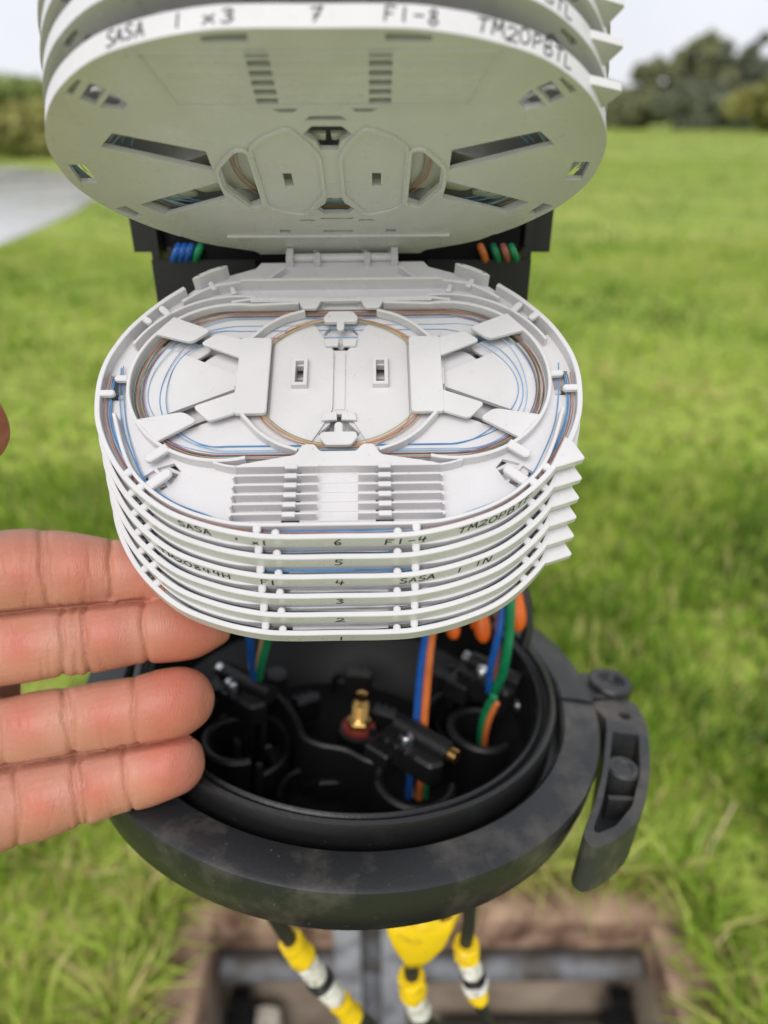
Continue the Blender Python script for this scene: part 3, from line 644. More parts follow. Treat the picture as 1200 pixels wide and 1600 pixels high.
# ------------------------------------------------------------------ closure base, clamp ring, fittings
RC = Vector((-14.107, 213.895, -191.66)); RN = Vector((.09934, .11042, .98891)).normalized()
EX = (Vector((1, 0, 0))-RN*RN.x).normalized(); EY = RN.cross(EX)
RM = Matrix((EX, EY, RN)).transposed()
RMAT = Matrix.Translation(RC*S+Vector((0, 0, CAM_H))) @ RM.to_4x4()
def rp(x, y, h=0):
    """photo pixel -> point on the plane h mm above the ring's top face, in ring axes"""
    d = RCW @ Vector(((x-600)/FPX, -(y-800)/FPX, -1)); q = RC+RN*h
    p = d*(q.dot(RN)/d.dot(RN))-RC
    return Vector((p.dot(EX), p.dot(EY), p.dot(RN)))
base = empty('closure_base', RMAT); tag(base, 'round black plastic closure base, open on top, under the trays', 'closure base')
MB().lathe([(83.6, -9), (80.6, -9), (80.5, 3.2), (79.8, 5.2), (78.6, 5.9), (77.6, 5.4), (77.2, 3.2), (76.4, 2.6), (75.6, 3.8), (74.6, 4.4), (73.6, 3.6), (73.2, 1.0), (73.0, -4)], 96).build('rim', M_RUB, base, smooth=True)
MB().lathe([(73.05, -3.5), (72.8, -30), (66, -46.5)], 96).build('inner_wall', M_WALL, base, smooth=True)
MB().lathe([(84.0, -9.5), (79, -17), (66, -30), (56, -48), (0, -48)], 96).build('body', M_BASE, base, smooth=True)
MB().lathe([(74, -46.2), (0, -46.2)], 64).build('floor', M_WALL, base)
MB().lathe([(72.9, -8), (70.5, -8.6), (70.2, -30), (66, -46)], 96, a0=R(-150), a1=R(-30)).build('inner_step', M_BASE, base, smooth=True)
def cring(name, c, r, t, z0, z1, a0, a1, lab=None):
    p = [(c.x+r*math.cos(R(a0+(a1-a0)*i/30)), c.y+r*math.sin(R(a0+(a1-a0)*i/30))) for i in range(31)]
    o = MB().ribbon(p, t, z0, z1, ch=1.1).build(name, M_BASE, base, smooth=True)
    if lab: o['label'] = lab
cring('cable_port', rp(752, 1142, -22), 12.5, 3.6, -46, -20, 60, 318)
cring('cable_port', rp(752, 1142, -30), 19, 2.4, -46, -27, 30, 250)
cring('cable_port', rp(372, 1158, -22), 12.5, 3.6, -46, -20, 70, 300)
cring('cable_port', rp(372, 1158, -30), 20, 2.4, -46, -30, -60, 140)
cring('cable_port', rp(648, 1222, -22), 13.5, 3.2, -46, -20, 190, 355)
cring('cable_port', rp(490, 1235, -36), 13, 2.4, -46, -36, 20, 200)
for x, y, h, r_ in ((432, 1050, -18, 5), (690, 1045, -18, 5)):
    p = rp(x, y, h); MB().lathe([(0, h), (r_-1, h), (r_, h-1), (r_+.6, -46)], 24, c=(p.x, p.y, 0)).build('post', M_BASE, base, smooth=True)
for x, y, h in ((363, 1128, -26), (370, 1160, -26), (412, 1122, -24), (405, 1198, -26), (592, 1175, -20), (592, 1206, -20), (778, 1112, -26), (780, 1180, -26)):
    p = rp(x, y, h); MB().lathe([(0, h+1.9), (1.2, h+1.5), (1.9, h), (1.9, -46)], 14, c=(p.x, p.y, 0)).build('stud', M_BASE, base, smooth=True)
rib = [rp(x, y, -20) for x, y in ((408, 1066), (440, 1088), (462, 1118), (474, 1146), (500, 1160), (540, 1168), (575, 1185), (600, 1188))]
MB().ribbon(catmull([(p.x, p.y) for p in rib], 6), 2.6, -46, -20, ch=.9).build('rib', M_BASE, base, smooth=True)
rib = [rp(x, y, -20) for x, y in ((660, 1120), (672, 1095), (700, 1078), (735, 1072))]
MB().ribbon(catmull([(p.x, p.y) for p in rib], 6), 2.6, -46, -20, ch=.9).build('rib', M_BASE, base, smooth=True)
p = rp(560, 1138, -36)
MB().lathe([(9, -46), (8.4, -36.5), (7.6, -36), (0, -36)], 32, c=(p.x, p.y, 0)).build('pedestal', M_BASE, base, smooth=True)
valve = empty('air_valve', RMAT @ Matrix.Translation(Vector((p.x, p.y, -36))*S)); tag(valve, 'small brass air valve with red washer inside the black base', 'valve')
MB().lathe([(0, 0), (7.0, 0), (7.0, 1.6), (0, 1.6)], 28).build('washer', M_RED, valve, smooth=True)
MB().prism([(5.4*math.cos(R(60*k)), 5.4*math.sin(R(60*k))) for k in range(6)], 1.6, 5.4, .7).build('nut', M_BRASS, valve)
prof = [(3.9, 5.4)]
for k in range(9): prof += [(3.7, 5.8+k*.9), (3.2, 6.25+k*.9)]
MB().lathe(prof+[(3.4, 14.2), (2.2, 15.2), (2.2, 18.4), (1.4, 18.8), (0, 18.8)], 28).build('stem', M_BRASS, valve, smooth=True)
def clamp(x, y, h, ang, lab, pin, pmat, scr=None):
    p = rp(x, y, h); c = empty('cable_clamp', RMAT @ Matrix.Translation(p*S) @ Matrix.Rotation(R(ang), 4, 'Z') @ Matrix.Scale(1.25, 4)); tag(c, lab, 'clamp', 'cable clamps inside the base')
    MB().prism(roundpoly([(-10, -4), (9, -4), (11, 0), (9, 4), (-10, 4)], 1.4), -6, 1, 1).build('block', M_BASE, c)
    MB().tube([(-9, 4.2, 1.5), (10, 4.2, 1.5)], 3.2, 14).build('sleeve', M_BASE, c, smooth=True)
    MB().prism(roundpoly([(-13, -7), (-4, -7), (-4, 8), (-13, 8)], 1.2), -9, -2, .8).build('bridge', M_BASE, c)
    for k in range(5): MB().box((-12+3.6*k, -4.6, 1.2), (1.6, 1.5, 1.8)).build('tooth', M_BASE, c)
    MB().tube([(pin, 4.2, 1.5), (pin+2.6, 4.2, 1.5)], 2.2, 14).build('pin', pmat, c, smooth=True)
    MB().lathe([(0, 4.4), (1.8, 4.2), (2.4, 3.2), (2.4, 1), (0, 1)], 16, c=(-2, -1, 0)).build('screw', M_STEEL, c, smooth=True)
    MB().tube([(-13, 0, -6), (-13, 0, -25)], 3.2, 10).build('leg', M_BASE, c)
clamp(645, 1168, -12, -38, 'black cable clamp with a brass pin in the middle of the base', 10.2, M_BRASS)
clamp(762, 1062, -8, -36, 'black cable clamp with steel screw at the right of the base', -11.8, M_STEEL)
clamp(372, 1082, -10, -30, 'black cable clamp with steel pin at the left of the base behind fingers', -11.8, M_STEEL)
for x, y, h, l in ((811, 1100, -16, 'bright zinc screw head at the right inside wall of the base'), (393, 1104, -12, 'zinc screw head at the left inside the base')):
    p = rp(x, y, h); sc = empty('screw', RMAT @ Matrix.Translation(p*S) @ Matrix.Rotation(R(20), 4, 'X')); tag(sc, l, 'screw', 'screws inside the base')
    MB().lathe([(0, 2.4), (2.2, 2.2), (3.4, 1.0), (3.6, 0), (0, 0)], 20).build('head', M_STEEL, sc, smooth=True)
    MB().box((0, 0, 2.3), (3.8, .7, .5)).build('slot', M_BASE, sc); MB().lathe([(2, 0), (2, -9), (0, -9)], 12).build('shank', M_STEEL, sc)
for x, y, h, a, sc_ in ((330, 1120, -30, 20, 1), (430, 1180, -34, -60, 1), (520, 1215, -36, 10, 1), (705, 1110, -32, 50, 1), (800, 1150, -30, 80, 1), (600, 1110, -30, -20, 1), (560, 1050, -20, 0, 1), (480, 1090, -30, 35, 1)):
    p = rp(x, y, h); Mx = Matrix.Translation(p) @ Matrix.Rotation(R(a), 4, 'Z')
    MB().prism(roundpoly([(-6, -2.5), (6, -2.5), (7, 2.5), (-5, 3)], 1), -12, 0, .8).xform(Mx).build('fitting', M_BASE, base)
    for k in range(3): MB().box((-4+3.6*k, 3.2, -3), (1.6, 2.4, 5)).xform(Mx).build('fitting_tooth', M_BASE, base)
    MB().tube([(-7, 0, -2), (-10, 2, -6), (-11, 3, -14)], 1.5, 8).xform(Mx).build('fitting_arm', M_BASE, base, smooth=True)
# clamp ring with its lever
ring = empty('clamp_ring', RMAT); tag(ring, 'dusty black clamp ring with a swing lever round the closure base', 'clamp ring')
pr = [(83.2, -1.2), (84.4, 0), (96.0, -.2), (97.2, -1.0), (97.6, -2.4), (97.0, -10), (95.6, -17.2), (94.2, -18.6), (86, -18.8), (83.6, -15)]
s_ = rp(905, 1096, 0); asp = math.atan2(s_.y, s_.x)
MB().lathe(pr, 150, asp-R(.35)-2*math.pi+R(95), asp-R(.35), True).build('front_half', M_RING, ring, smooth=True)
MB().lathe([(a, b_+.9) for a, b_ in pr], 60, asp+R(.25), asp+R(94.6), True).build('back_half', M_RING, ring, smooth=True)
bp = rp(953, 1068, -1)
MB().lathe([(0, -1.2), (3.4, -1.2), (3.8, -.4), (5.2, -.4), (5.6, .6), (8.2, .6), (8.8, -.2), (8.8, -18), (0, -18)], 36, c=(bp.x, bp.y, 0)).build('hinge_boss', M_RING, ring, smooth=True)
pa = [rp(x, y, -2) for x, y in ((905, 1050), (950, 1056), (985, 1086), (900, 1092))]
MB().prism(roundpoly([(q.x, q.y) for q in pa], 2), -17, -1.6, .8).build('hinge_bridge', M_RING, ring)
LP = [(918, 1100), (945, 1094), (983, 1094), (1000, 1110), (1012, 1138), (1016, 1175), (1015, 1214), (1004, 1268), (975, 1302), (940, 1322), (920, 1318), (912, 1300), (926, 1262), (938, 1220), (944, 1180), (946, 1122)]
lev = [tuple(rp(x, y, -2).xy) for x, y in LP]
lev = catmull(lev, 3, True)
hole = [tuple(rp(x, y, -2).xy) for x, y in ((958, 1142), (998, 1148), (1000, 1208), (988, 1258), (962, 1290), (932, 1302), (928, 1294), (942, 1252), (952, 1200))]
hole = roundpoly(hole, 1.2); pin = rp(976, 1118, -2); pinh = [(pin.x+2.3*math.cos(R(30*k)), pin.y+2.3*math.sin(R(30*k))) for k in range(12)]
lv = MB().plate(lev, [hole, pinh], -21.5, -2)
if area(lev) < 0: lev = lev[::-1]
lo = lv.build('lever', M_LEVER, ring)
bm_ = lo.modifiers.new('bevel', 'BEVEL'); bm_.width = .0009; bm_.segments = 2; bm_.limit_method = 'ANGLE'; bm_.angle_limit = R(50)
MB().plate(offset(lev, 2.2), [], -17, -14.5).build('lever_floor', M_LEVER, lo)
p = rp(974, 1200, -4); MB().lathe([(0, -4.2), (3.0, -4.2), (3.6, -3.6), (5.2, -3.4), (6.0, -4.2), (6.2, -15), (0, -15)], 30, c=(p.x, p.y, 0)).build('boss', M_LEVER, lo, smooth=True)
a, b_ = rp(950, 1247, -6), rp(996, 1249, -6); MB().ribbon([(a.x, a.y), (b_.x, b_.y)], 2, -15, -5.5).build('web', M_LEVER, lo)
# ------------------------------------------------------------------ tray carrier (black uprights behind the hinges)
car = empty('tray_carrier', loc=(0, 0, CAM_H)); tag(car, 'black plastic tray carrier standing behind the tray hinges', 'carrier')
def wp(x, y, d): q = at(x, y, d); return Vector((q.x/S, q.y/S, (q.z-CAM_H)/S))
MB().box((-12, 246, -70), (112, 3, 250)).build('back_plate', M_WALL, car)
MB().box((-12, 240, -122), (56, 8, 140)).build('spine', M_WALL, car)
for sg in (-1, 1):
    q = wp(238 if sg < 0 else 829, 405, 234); MB().box((q.x-sg*17, q.y, q.z-46), (34, 2.5, 92)).build('lower_wing', M_CARR, car)
    q = wp(206 if sg < 0 else 861, 396, 240); MB().box((q.x-sg*16, q.y+4, q.z+38), (32, 2.5, 76)).build('upper_wing', M_CARR, car)
    q = wp(238 if sg < 0 else 829, 405, 234); MB().box((q.x-sg*1, q.y+8, q.z-20), (2.5, 14, 120)).build('side_flange', M_CARR, car)
# ------------------------------------------------------------------ buffer tubes and orange ties
def tubes(path, r_, mat, lab, grp='loose buffer tubes', name='buffer_tube'):
    o = MB().tube(catmull([tuple(p) for p in path], 6), r_, 10).build(name, mat, None, scale=1, smooth=True)
    return tag(o, lab, 'tube', grp)
def tb(pts, r_, mat, lab): tubes([at(*p) for p in pts], r_*S, mat, lab)
tb([(672, 950, 262), (664, 1000, 266), (656, 1060, 270), (650, 1140, 274), (643, 1200, 279), (638, 1240, 284), (636, 1275, 292)], 1.55, C_BLUE, 'blue tube rising beside the orange tube in the middle of the base')
tb([(684, 950, 262), (674, 1000, 266), (668, 1060, 269), (662, 1140, 273), (660, 1200, 279), (655, 1240, 284), (652, 1275, 292)], 1.55, C_ORANGE, 'orange tube rising in the middle of the base')
tb([(652, 1180, 277), (664, 1215, 281), (664, 1245, 286), (660, 1280, 294)], 1.4, C_GREEN, 'green tube inside the middle cable port')
tb([(640, 1170, 279), (640, 1210, 282), (643, 1245, 287), (645, 1280, 295)], 1.3, C_GREY, 'grey tube inside the middle cable port')
tb([(388, 960, 262), (391, 1005, 268), (394, 1040, 274), (398, 1066, 280), (392, 1110, 290)], 1.6, C_BLUE, 'blue tube at the left beneath the lowest tray')
tb([(418, 960, 262), (410, 1005, 267), (404, 1035, 272), (401, 1060, 280), (396, 1110, 290)], 1.3, C_TAN, 'tan tube at the left between the blue and green tubes')
tb([(428, 960, 262), (417, 1005, 266), (408, 1040, 271), (405, 1062, 279), (400, 1110, 290)], 1.5, C_GREEN, 'green tube at the left beneath the lowest tray')
tb([(786, 940, 270), (780, 985, 272), (772, 1020, 276), (766, 1046, 282), (764, 1080, 290)], 1.5, C_BLUE, 'blue tube at the right behind the right clamp')
tb([(780, 930, 271), (778, 970, 273), (778, 1010, 277), (774, 1046, 283), (770, 1080, 291)], 1.2, C_BROWN, 'brown tube at the right beside the blue tube')
tb([(798, 930, 268), (796, 985, 271), (790, 1030, 275), (784, 1056, 281), (770, 1085, 290)], 1.9, C_GREEN, 'thick green tube at the right of the base')
tb([(772, 1088, 278), (762, 1105, 282), (754, 1130, 288), (750, 1160, 296)], 1.6, C_GREEN, 'green tube inside the right cable port')
tb([(776, 1098, 279), (766, 1120, 283), (760, 1140, 288), (756, 1168, 296)], 1.3, C_ORANGE, 'orange tube inside the right cable port')
for k, (x, m, cn) in enumerate(((275, C_BLUE, 'blue'), (285, C_BLUE, 'middle blue'), (295, C_BLUE, 'right blue'), (309, C_GREEN, 'green'))):
    tb([(x+5, 320, 243), (x+12, 365, 240), (x+3, 388, 231), (x-3, 404, 233), (x-10, 425, 244)], 1.25, m, '%s tube in the black carrier at the upper left behind the trays' % cn)
for k, (x, m, cn) in enumerate(((755, C_ORANGE, 'orange'), (775, C_GREEN, 'green'), (790, C_BROWN, 'brown'), (803, C_GREEN, 'rightmost green'))):
    tb([(x-5, 320, 243), (x-12, 365, 240), (x-3, 388, 231), (x+3, 404, 233), (x+10, 425, 244)], 1.2, m, '%s tube in the black carrier at the upper right behind the trays' % cn)
for sg, x0, x1 in ((-1, 238, 345), (1, 829, 715)):
    for k in range(5):
        q = wp(x0+(x1-x0)*(.10+.20*k), 402, 236); MB().box((q.x, q.y, q.z), (1.8, 5, 7)).build('comb_tooth', M_CARR, car)
for x, y0, y1, d, w, l in ((806, 915, 985, 288, 3.6, 'largest orange plastic tie right of the lowest tray'), (752, 940, 1003, 284, 3.2, 'orange plastic tie left of the brown tube under the trays'), (706, 950, 998, 282, 2.8, 'small orange tie tip peeking below the lowest tray')):
    a, b_ = at(x-4, y0, d), at(x+4, y1, d); pts = [a.lerp(b_, k/8) for k in range(9)]
    rr = [w*S*f for f in (.7, .85, .95, 1, 1.05, 1.08, 1.05, .9, .45)]
    e = empty('orange_tie', loc=b_); tag(e, l, 'cable tie', 'orange plastic ties')
    o = MB().tube([p-b_ for p in pts], rr, 12).build('body', C_TIE, e, scale=1, smooth=True)
    o2 = MB().tube([(p-b_)+Vector((-.0018, .003, 0)) for p in pts[1:7]], [r_*.8 for r_ in rr[1:7]], 10).build('tail', C_TIE, e, scale=1, smooth=True)
o = MB().tube(catmull([tuple(at(*p)) for p in ((812, 900, 292), (822, 940, 292), (824, 980, 293), (818, 1010, 294))], 6), .0024, 8).build('black_strap', M_RUB, None, scale=1, smooth=True); tag(o, 'black strap beside the largest orange tie', 'strap')
# ------------------------------------------------------------------ cables with tape below the base
M_CABLE = dusty_black('cable_sheath', (.014, .014, .015), (.12, .11, .10), .15, .5)
M_YEL = simple('yellow_tape', (.84, .57, .01), (.50, .31, .02), rough=.4, scale=140, lo=.52, hi=.78)
M_WHT = simple('white_tape', (.72, .70, .66), (.30, .26, .21), rough=.5, scale=190, lo=.5, hi=.75)
def cable(pts, r_, bands, lab):
    P = [at(*p) for p in pts]; o0 = P[-1].copy()
    c = empty('cable', loc=o0); tag(c, lab, 'cable', 'taped cables running from the base into the pit')
    path = [Vector(p) for p in catmull([tuple(p-o0) for p in P], 10)]
    MB().tube(path, r_*S, 14).build('sheath', M_CABLE, c, scale=1, smooth=True)
    n = len(path)-1
    for t0, t1, m, nm, k in bands:
        i0, i1 = t0*n, t1*n; q = []
        for j in range(9):
            s = i0+(i1-i0)*j/8; i = min(int(s), n-1); q.append(path[i].lerp(path[i+1], s-i))
        rr = [r_*S*k*f for f in (1.0, 1.12, 1.05, 1.0, 1.04, 1.1, 1.05, 1.12, .98)]
        mb_ = MB().tube(q, rr, 14)
        mb_.v = [tuple(Vector(v)+Vector((random.uniform(-1, 1), random.uniform(-1, 1), random.uniform(-1, 1)))*r_*S*.15) for v in mb_.v]
        mb_.build(nm, m, c, scale=1, smooth=True)
cable([(410, 1400, 285), (440, 1450, 296), (470, 1492, 306), (503, 1535, 318), (545, 1582, 332), (590, 1640, 350), (610, 1900, 420)], 3.1, ((.24, .36, M_YEL, 'yellow_tape', 1.65), (.37, .47, M_WHT, 'white_tape', 1.4), (.475, .50, M_RUB, 'clip', 1.75), (.51, .59, M_WHT, 'white_tape', 1.5), (.60, .70, M_YEL, 'yellow_tape', 1.6)), 'black cable with yellow and white tape slanting right, leftmost under the base')
cable([(655, 1400, 292), (650, 1450, 300), (644, 1500, 310), (645, 1545, 320), (660, 1590, 332), (690, 1650, 350), (710, 1900, 420)], 3.3, ((.42, .53, M_YEL, 'yellow_tape', 1.7), (.54, .64, M_WHT, 'white_tape', 1.45)), 'black cable with yellow tape in the middle under the base')
cable([(734, 1390, 290), (733, 1440, 298), (728, 1480, 306), (738, 1520, 314), (748, 1560, 322), (764, 1600, 332), (790, 1660, 346), (800, 1900, 420)], 2.8, ((.26, .34, M_YEL, 'yellow_tape', 1.8), (.345, .43, M_WHT, 'white_tape', 1.5), (.44, .455, M_RUB, 'clip', 1.8), (.46, .50, M_WHT, 'white_tape', 1.9), (.505, .57, M_YEL, 'yellow_tape', 1.5)), 'black cable with yellow and white tape, rightmost under the base')
# yellow wrap folded round the middle cable, just under the base
yw = MB(); rows = []
for (xl, yl, xr, yr, d0) in ((600, 1436, 722, 1424, 294), (606, 1462, 706, 1456, 297), (616, 1484, 694, 1480, 300), (630, 1502, 674, 1500, 305), (634, 1511, 660, 1510, 308)):
    a, b_ = at(xl, yl, d0), at(xr, yr, d0); c = (a+b_)/2; hx = (b_-a)/2; dz = RCW @ Vector((0, .15, .9)); rows.append([c+hx*math.cos(t)+dz*(hx.length*.42*math.sin(t)) for t in np.linspace(0, 2*math.pi, 25)[:-1]])
rows[0] = [p+Vector((0, 0, .004*math.sin(5*i*math.pi/12))) for i, p in enumerate(rows[0])]
V = [p for r_ in rows for p in r_]; F = [(k*24+i, k*24+(i+1) % 24, (k+1)*24+(i+1) % 24, (k+1)*24+i) for k in range(4) for i in range(24)]
o = yw.add(V, F).build('yellow_wrap', M_YEL, None, scale=1, smooth=True); tag(o, 'large flared yellow wrap round the middle cable, right under the base', 'tape wrap')
sm = o.modifiers.new('thick', 'SOLIDIFY'); sm.thickness = .0012
# ------------------------------------------------------------------ left hand, palm to the camera, fingers under the lower stack
def skin_mat():
    m, t, b = new_mat('skin')
    tc = t.nodes.new('ShaderNodeTexCoord')
    a = t.nodes.new('ShaderNodeAttribute'); a.attribute_name = 'blush'
    c1, _ = noise_mix(t, (.42, .185, .125), (.53, .265, .185), 38, 6, .3, .7, vec=tc.outputs['Object'])
    c2, _ = noise_mix(t, (.46, .125, .085), (.51, .165, .11), 70, 5, .3, .7, vec=tc.outputs['Object'])
    mx = t.nodes.new('ShaderNodeMix'); mx.data_type = 'RGBA'; t.links.new(a.outputs['Fac'], mx.inputs[0]); t.links.new(c1, mx.inputs[6]); t.links.new(c2, mx.inputs[7])
    t.links.new(mx.outputs[2], b.inputs['Base Color'])
    b.inputs['Subsurface Weight'].default_value = .35; b.inputs['Subsurface Radius'].default_value = (1, .35, .2); b.inputs['Subsurface Scale'].default_value = .0016
    b.inputs['Roughness'].default_value = .46; b.inputs['Specular IOR Level'].default_value = .42
    w = t.nodes.new('ShaderNodeTexWave'); w.inputs['Scale'].default_value = 420; w.inputs['Distortion'].default_value = 14; w.inputs['Detail'].default_value = 2; w.inputs['Detail Scale'].default_value = .6
    t.links.new(tc.outputs['Object'], w.inputs['Vector'])
    v = t.nodes.new('ShaderNodeTexVoronoi'); v.inputs['Scale'].default_value = 900; t.links.new(tc.outputs['Object'], v.inputs['Vector'])
    n = t.nodes.new('ShaderNodeTexNoise'); n.inputs['Scale'].default_value = 260; n.inputs['Detail'].default_value = 5; t.links.new(tc.outputs['Object'], n.inputs['Vector'])
    s1 = t.nodes.new('ShaderNodeMath'); s1.operation = 'MULTIPLY_ADD'; s1.inputs[1].default_value = .25
    t.links.new(w.outputs['Fac'], s1.inputs[0]); t.links.new(n.outputs['Fac'], s1.inputs[2])
    s2 = t.nodes.new('ShaderNodeMath'); s2.operation = 'MULTIPLY_ADD'; s2.inputs[1].default_value = .35
    t.links.new(v.outputs['Distance'], s2.inputs[0]); t.links.new(s1.outputs[0], s2.inputs[2])
    bump(t, b, s2.outputs[0], .35, .0005)
    return m
M_SKIN = skin_mat()
HD = 211.0                                    # mm from the camera to the finger bones
def hmm(x, y, d): return Vector(((x-600)/FPX*d, -(y-800)/FPX*d, -d))
hb = MB()
def limb(st, flat=.86, n=28, shrink=.55):
    """st: (x px, top px, bottom px, depth mm); skin tube through these stations"""
    xs = np.array([s[0] for s in st], float); T = np.array([s[1] for s in st], float); Bt = np.array([s[2] for s in st], float); Dp = np.array([s[3] for s in st], float)
    P = catmull(list(zip(xs, T, Bt, Dp)), 5); V = []; F = []
    for (x, t_, b_, d) in P:
        c = hmm(x, (t_+b_)/2, d); r = max((b_-t_)/2/FPX*d-shrink, .4)
        for k in range(n):
            a = 2*math.pi*k/n; ca, sa = math.cos(a), math.sin(a)
            sa2 = math.copysign(abs(sa)**.92, sa); dz = r*flat*sa2*(1.0 if sa > 0 else .95)
            V.append((c.x, c.y+r*ca, c.z+dz))
    m = len(P)
    for i in range(m-1):
        for k in range(n): q = (k+1) % n; F.append((i*n+k, i*n+q, (i+1)*n+q, (i+1)*n+k))
    F.append(tuple(range(n-1, -1, -1))); F.append(tuple(range((m-1)*n, m*n)))
    hb.add(V, F)
d = HD
limb([(-70, 838, 977, d+4), (0, 826, 966, d+3), (40, 823, 962, d+2), (66, 825, 956, d+2), (95, 826, 955, d+2), (130, 831, 954, d+2), (172, 839, 946, d+3), (215, 843, 949, d+4), (262, 850, 953, d+6), (300, 862, 945, d+8), (318, 880, 927, d+9), (324, 896, 906, d+9)])
limb([(-70, 963, 1091, d+3), (0, 955, 1076, d+1), (50, 948, 1068, d), (98, 943, 1059, d), (130, 940, 1057, d), (170, 934, 1050, d), (222, 931, 1039, d+1), (265, 929, 1037, d+2), (310, 938, 1030, d+4), (342, 955, 1013, d+5), (356, 976, 1003, d+6), (360, 986, 993, d+6)])
limb([(-70, 1093, 1221, d+2), (0, 1089, 1205, d), (50, 1078, 1199, d-1), (104, 1071, 1185, d-1), (150, 1063, 1181, d-1), (206, 1055, 1169, d-1), (245, 1044, 1165, d-1), (285, 1040, 1155, d), (314, 1050, 1138, d+1), (329, 1069, 1120, d+2), (335, 1084, 1098, d+2)])
limb([(-70, 1205, 1352, d+2), (-10, 1198, 1340, d), (30, 1191, 1322, d-1), (75, 1182, 1312, d-2), (122, 1175, 1293, d-2), (158, 1168, 1284, d-2), (195, 1162, 1270, d-2), (235, 1151, 1262, d-1), (272, 1144, 1248, d-1), (297, 1150, 1237, d), (312, 1162, 1222, d+1), (319, 1184, 1205, d+1)])
limb([(-480, 880, 1300, d+8), (-400, 850, 1352, d+7), (-300, 838, 1370, d+5), (-200, 832, 1372, d+4), (-110, 832, 1366, d+3), (-50, 836, 1352, d+4), (-12, 850, 1336, d+5), (6, 880, 1310, d+6)], .27, 48, 0)
limb([(-1500, 960, 1300, d+30), (-1100, 945, 1300, d+20), (-800, 930, 1290, d+12), (-560, 920, 1275, d+9), (-430, 900, 1290, d+8), (-330, 900, 1310, d+7)], .62, 40, 0)
def limb3(pts, rad, n=24):
    P = catmull([tuple(hmm(*p))+(r,) for p, r in zip(pts, rad)], 5)
    hb.tube([q[:3] for q in P], [q[3] for q in P], n)
limb3([(-430, 1130, d+2), (-340, 1010, d-6), (-250, 880, d-14), (-165, 770, d-20), (-90, 700, d-24), (-40, 664, d-26), (-14, 650, d-27), (2, 647, d-27)], [17, 17, 14.5, 12.2, 11.4, 9.8, 6.8, 2.0])
limb3([(-470, 1180, d+1), (-370, 1080, d-6), (-290, 960, d-6), (-220, 880, d-2)], [15, 17, 15, 11])
limb3([(-420, 1280, d+2), (-280, 1290, d-3), (-120, 1290, d-1), (-30, 1278, d)], [12, 15, 13.5, 10])
limb3([(-260, 900, d), (-130, 900, d-2), (-30, 895, d)], [10, 12.5, 11])
limb3([(-240, 1010, d), (-130, 1030, d-1), (-30, 1020, d)], [10, 12.0, 11]); limb3([(-240, 1150, d), (-130, 1155, d-1), (-20, 1145, d)], [10, 12.0, 11])
tmp = hb.build('hand_cage', M_SKIN)
rm = tmp.modifiers.new('remesh', 'REMESH'); rm.mode = 'VOXEL'; rm.voxel_size = .00055
smo = tmp.modifiers.new('smooth', 'SMOOTH'); smo.factor = .5; smo.iterations = 4
dg = bpy.context.evaluated_depsgraph_get(); dg.update()
hme = bpy.data.meshes.new_from_object(tmp.evaluated_get(dg)); bpy.data.objects.remove(tmp, do_unlink=True)
nv = len(hme.vertices); co = np.empty(nv*3, np.float32); hme.vertices.foreach_get('co', co); co = co.reshape(-1, 3).astype(float)
no = np.empty(nv*3, np.float32); hme.vertices.foreach_get('normal', no); no = no.reshape(-1, 3)
X = co[:, 0]/-co[:, 2]*FPX+600; Y = -co[:, 1]/-co[:, 2]*FPX+800          # finger coordinates used only to lay out the creases
front = np.clip(no[:, 2]*1.4+.62, 0, 1)
disp = np.zeros(nv)
def crease(x0, ya, yb, slope, depth, wid, bow=0):
    yc = (ya+yb)/2; m = 1/(1+np.exp(-(Y-ya)/4))*1/(1+np.exp((Y-yb)/4))
    xx = X-(x0+slope*(Y-yc)+bow*((Y-yc)/(yb-ya)*2)**2+.9*np.sin(Y*.11+x0))
    disp[:] -= m*front*depth*1.7*np.exp(-(xx/wid)**2)
    if depth > .3: disp[:] -= m*front*depth*.55*np.exp(-(xx/14)**2)
    disp[:] += m*front*depth*.32*(np.exp(-((xx-wid*3.2)/(wid*2.4))**2)+np.exp(-((xx+wid*3.2)/(wid*2.4))**2))
for a in ((64, 828, 948, .10, .62, 3.6, 6), (76, 828, 948, .06, .34, 3.2, 3), (172, 838, 942, .02, .55, 3.6, 3),
          (98, 948, 1066, .04, .52, 3.6, -3), (116, 948, 1064, .08, .32, 3.0, 0), (131, 946, 1062, .10, .58, 3.6, 4), (224, 936, 1044, .10, .55, 3.4, 5),
          (-4, 1086, 1200, .1, .5, 3.6, 4), (101, 1070, 1182, .12, .60, 3.6, 4), (113, 1068, 1180, .10, .45, 3.2, -2), (208, 1052, 1164, .02, .5, 3.2, 4),
          (26, 1200, 1322, .06, .55, 3.6, -4), (116, 1182, 1296, .12, .55, 3.4, 3), (131, 1180, 1290, .10, .5, 3.4, -2), (196, 1168, 1272, .16, .5, 3.2, 4)): crease(*a)
for k in range(120):                                            # fine lines between the joints
    f = random.choice(((830, 948), (950, 1064), (1070, 1178), (1184, 1300))); y0 = random.uniform(f[0]+14, f[1]-40)
    crease(random.uniform(-30, 180), y0, y0+random.uniform(16, 50), random.uniform(-.25, .35), random.uniform(.05, .16), random.uniform(1.4, 2.4))
for k in range(70):
    x0 = random.uniform(-40, 200); y0 = random.uniform(835, 1300); L_ = random.uniform(18, 50); s_ = random.uniform(-.5, -.12)
    m = 1/(1+np.exp(-(X-x0)/3))*1/(1+np.exp((X-x0-L_)/3)); disp -= m*front*random.uniform(.03, .08)*np.exp(-((Y-y0-s_*(X-x0))/1.8)**2)
